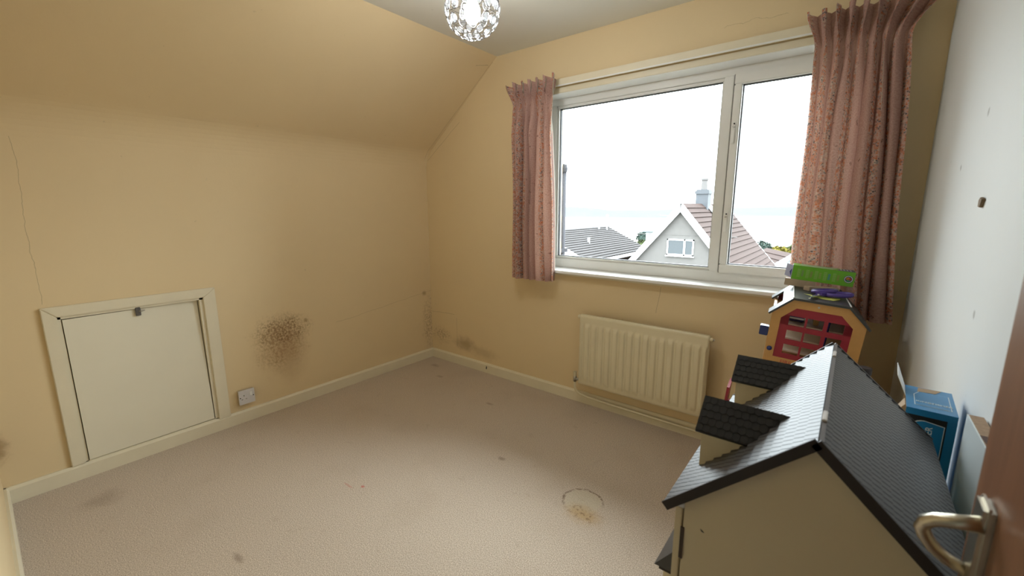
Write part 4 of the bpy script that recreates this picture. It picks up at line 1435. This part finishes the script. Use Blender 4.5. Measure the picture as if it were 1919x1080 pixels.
# overhead wires
for za, zb_, lab in ((2.689, 2.29, 'higher of two thin overhead wires crossing the pale sky'), (2.339, 1.867, 'lower of two thin overhead wires, just above the hills')):
    x0_, x1_ = -3.59, -.07
    d_ = (zb_ - za) / (x1_ - x0_)
    pts = [(x0_ + (x1_ - x0_) * t, 30, za + (zb_ - za) * t) for t in (-4, -2, -1, 0, .5, 1, 2, 4)]
    o_ = MB().tube(pts, .007, 6).build('overhead_wire', mat('wire_grey', (.25, .25, .27), .6))
    tag(o_, lab, 'wire', 'overhead wires')

# bushes
def leaf_material(name, c):
    return mat(name, c, .8, spec=.05, var=.5, vscale=.9)


def bush(label, c, x, y, z, rx, rz, seed, n_=260):
    rnd = random.Random(seed)
    root = thing('bush', label, 'bush', (x, y, z - rz))
    vv_, ff = [], []
    for i in range(n_):
        a, b_ = rnd.uniform(0, 2 * PI), math.acos(rnd.uniform(-.3, 1))
        r_ = rnd.uniform(.72, 1.05)
        p = Vector((rx * r_ * math.sin(b_) * math.cos(a), rx * .7 * r_ * math.sin(b_) * math.sin(a), rz * (r_ * math.cos(b_) + .1)))
        s_ = rx * rnd.uniform(.10, .22)
        ax = Vector((rnd.gauss(0, 1), rnd.gauss(0, 1), rnd.gauss(0, 1))).normalized()
        u_ = ax.orthogonal().normalized() * s_
        w_ = ax.cross(u_).normalized() * s_ * .7
        b0 = len(vv_)
        p = p + Vector((0, 0, rz))
        vv_ += [p - u_, p - w_, p + u_, p + w_]
        ff.append((b0, b0 + 1, b0 + 2, b0 + 3))
    me = bpy.data.meshes.new('foliage')
    me.from_pydata(vv_, [], ff)
    link('foliage', me, c, root, local=True)
    MB().lathe([(0, .2 * rz), (rx * .75, .35 * rz), (rx * .8, rz), (rx * .5, 1.6 * rz), (0, 1.8 * rz)], 12).build('inner_growth', c, root, local=True, smooth=True)
    MB().tube([(0, 0, -2.5), (0, 0, rz)], rx * .08, 6).build('trunk', M_CARD, root, local=True)


GY = leaf_material('gorse_yellow', (.075, .063, .012))
GG = leaf_material('leaf_green', (.034, .043, .018))
GD = leaf_material('leaf_dark', (.02, .03, .025))
for i, (x, y, z, rx, rz, c_, lab) in enumerate((
        (-5.5, 56, -3.5, 1.0, .8, GD, 'dark blue green bush poking up beside the gabled roof'),
        (-4.3, 62, -4.4, 1.2, .7, GY, 'low yellow gorse bush between dark bush and cottage ridge'),
        (-2.2, 64, -4.0, 1.5, .7, GG, 'mid green rounded bush above the cottage ridge'),
        (-.9, 58, -3.6, 1.2, .8, GY, 'tall yellow gorse bush above the white cottage gable'),
        (1.6, 60, -3.4, 1.5, .8, GG, 'green bush beside the wide curtain edge beyond the cottage'),
        (-22.6, 63, -3.4, 1.2, 1.0, GD, 'dark bushy treetop left of the white block house'),
        (-24.0, 58, -4.0, 1.3, .8, GY, 'orange yellow bush behind the low grey roof'),
        (-21.2, 59, -4.2, 1.0, .8, GG, 'small green bush touching the white block house'))):
    bush(lab, c_, x, y, z, rx, rz, 40 + i)

# ground, sea and far shore
m = MB()
prof = [(.4, -4.6), (30, -5.0), (62, -6.2), (90, -9.5), (300, -28), (574, -40.0), (590, -41)]
vr = []
for y, z in prof:
    vr.append([m.bm.verts.new((x * (1 + y / 60), y, z)) for x in (-60, -25, 0, 25, 60)])
for a, b_ in zip(vr[:-1], vr[1:]):
    for k_ in range(4):
        m.bm.faces.new((a[k_], a[k_ + 1], b_[k_ + 1], b_[k_]))
struct('ground', m, mat('rough_grass', (.04, .04, .022), .95, var=.4, vscale=.3))
o_ = MB().box((-6000, 560, -42), (4000, 8000, -40)).build('sea', mat('pale_water', (.14, .147, .153), .25, var=.06, vscale=.004))
tag(o_, 'pale calm estuary water below the hills', 'water', kind='stuff')
M_HILL = mat('distant_hill', (.056, .062, .065), 1.0, spec=0.0, var=.10, vscale=.01)


def hill(label, y, pts, dep):
    m_ = MB()
    nA = [m_.bm.verts.new((x, y, -40)) for x, z in pts]
    nB = [m_.bm.verts.new((x, y + dep * .5, z)) for x, z in pts]
    nC = [m_.bm.verts.new((x, y + dep, -40)) for x, z in pts]
    for r0, r1 in ((nA, nB), (nB, nC)):
        for i in range(len(pts) - 1):
            m_.bm.faces.new((r0[i], r0[i + 1], r1[i + 1], r1[i]))
    o2 = m_.build('hill', M_HILL, None, smooth=True)
    tag(o2, label, 'hill')


rh = random.Random(9)


def ridge(keys, n_=60, jit=1.2):
    out = []
    for i in range(n_ + 1):
        x = keys[0][0] + (keys[-1][0] - keys[0][0]) * i / n_
        for (xa, za), (xb, zb2) in zip(keys[:-1], keys[1:]):
            if xa <= x <= xb:
                t = sstep(0, 1, (x - xa) / (xb - xa))
                out.append((x, za + (zb2 - za) * t + rh.uniform(-jit, jit)))
                break
    return out


hill('hazy headland sloping down to the water at left', 1700, ridge([(-2600, 20), (-1500, 14), (-1130, 6), (-1000, -2), (-880, -18), (-700, -32), (-600, -40)]), 500)
hill('long low hazy hill across the water', 2400, ridge([(-2600, -10), (-1300, -16), (-700, -8), (-420, 2), (-200, 6), (200, 4), (900, 14), (2000, 0)]), 700)
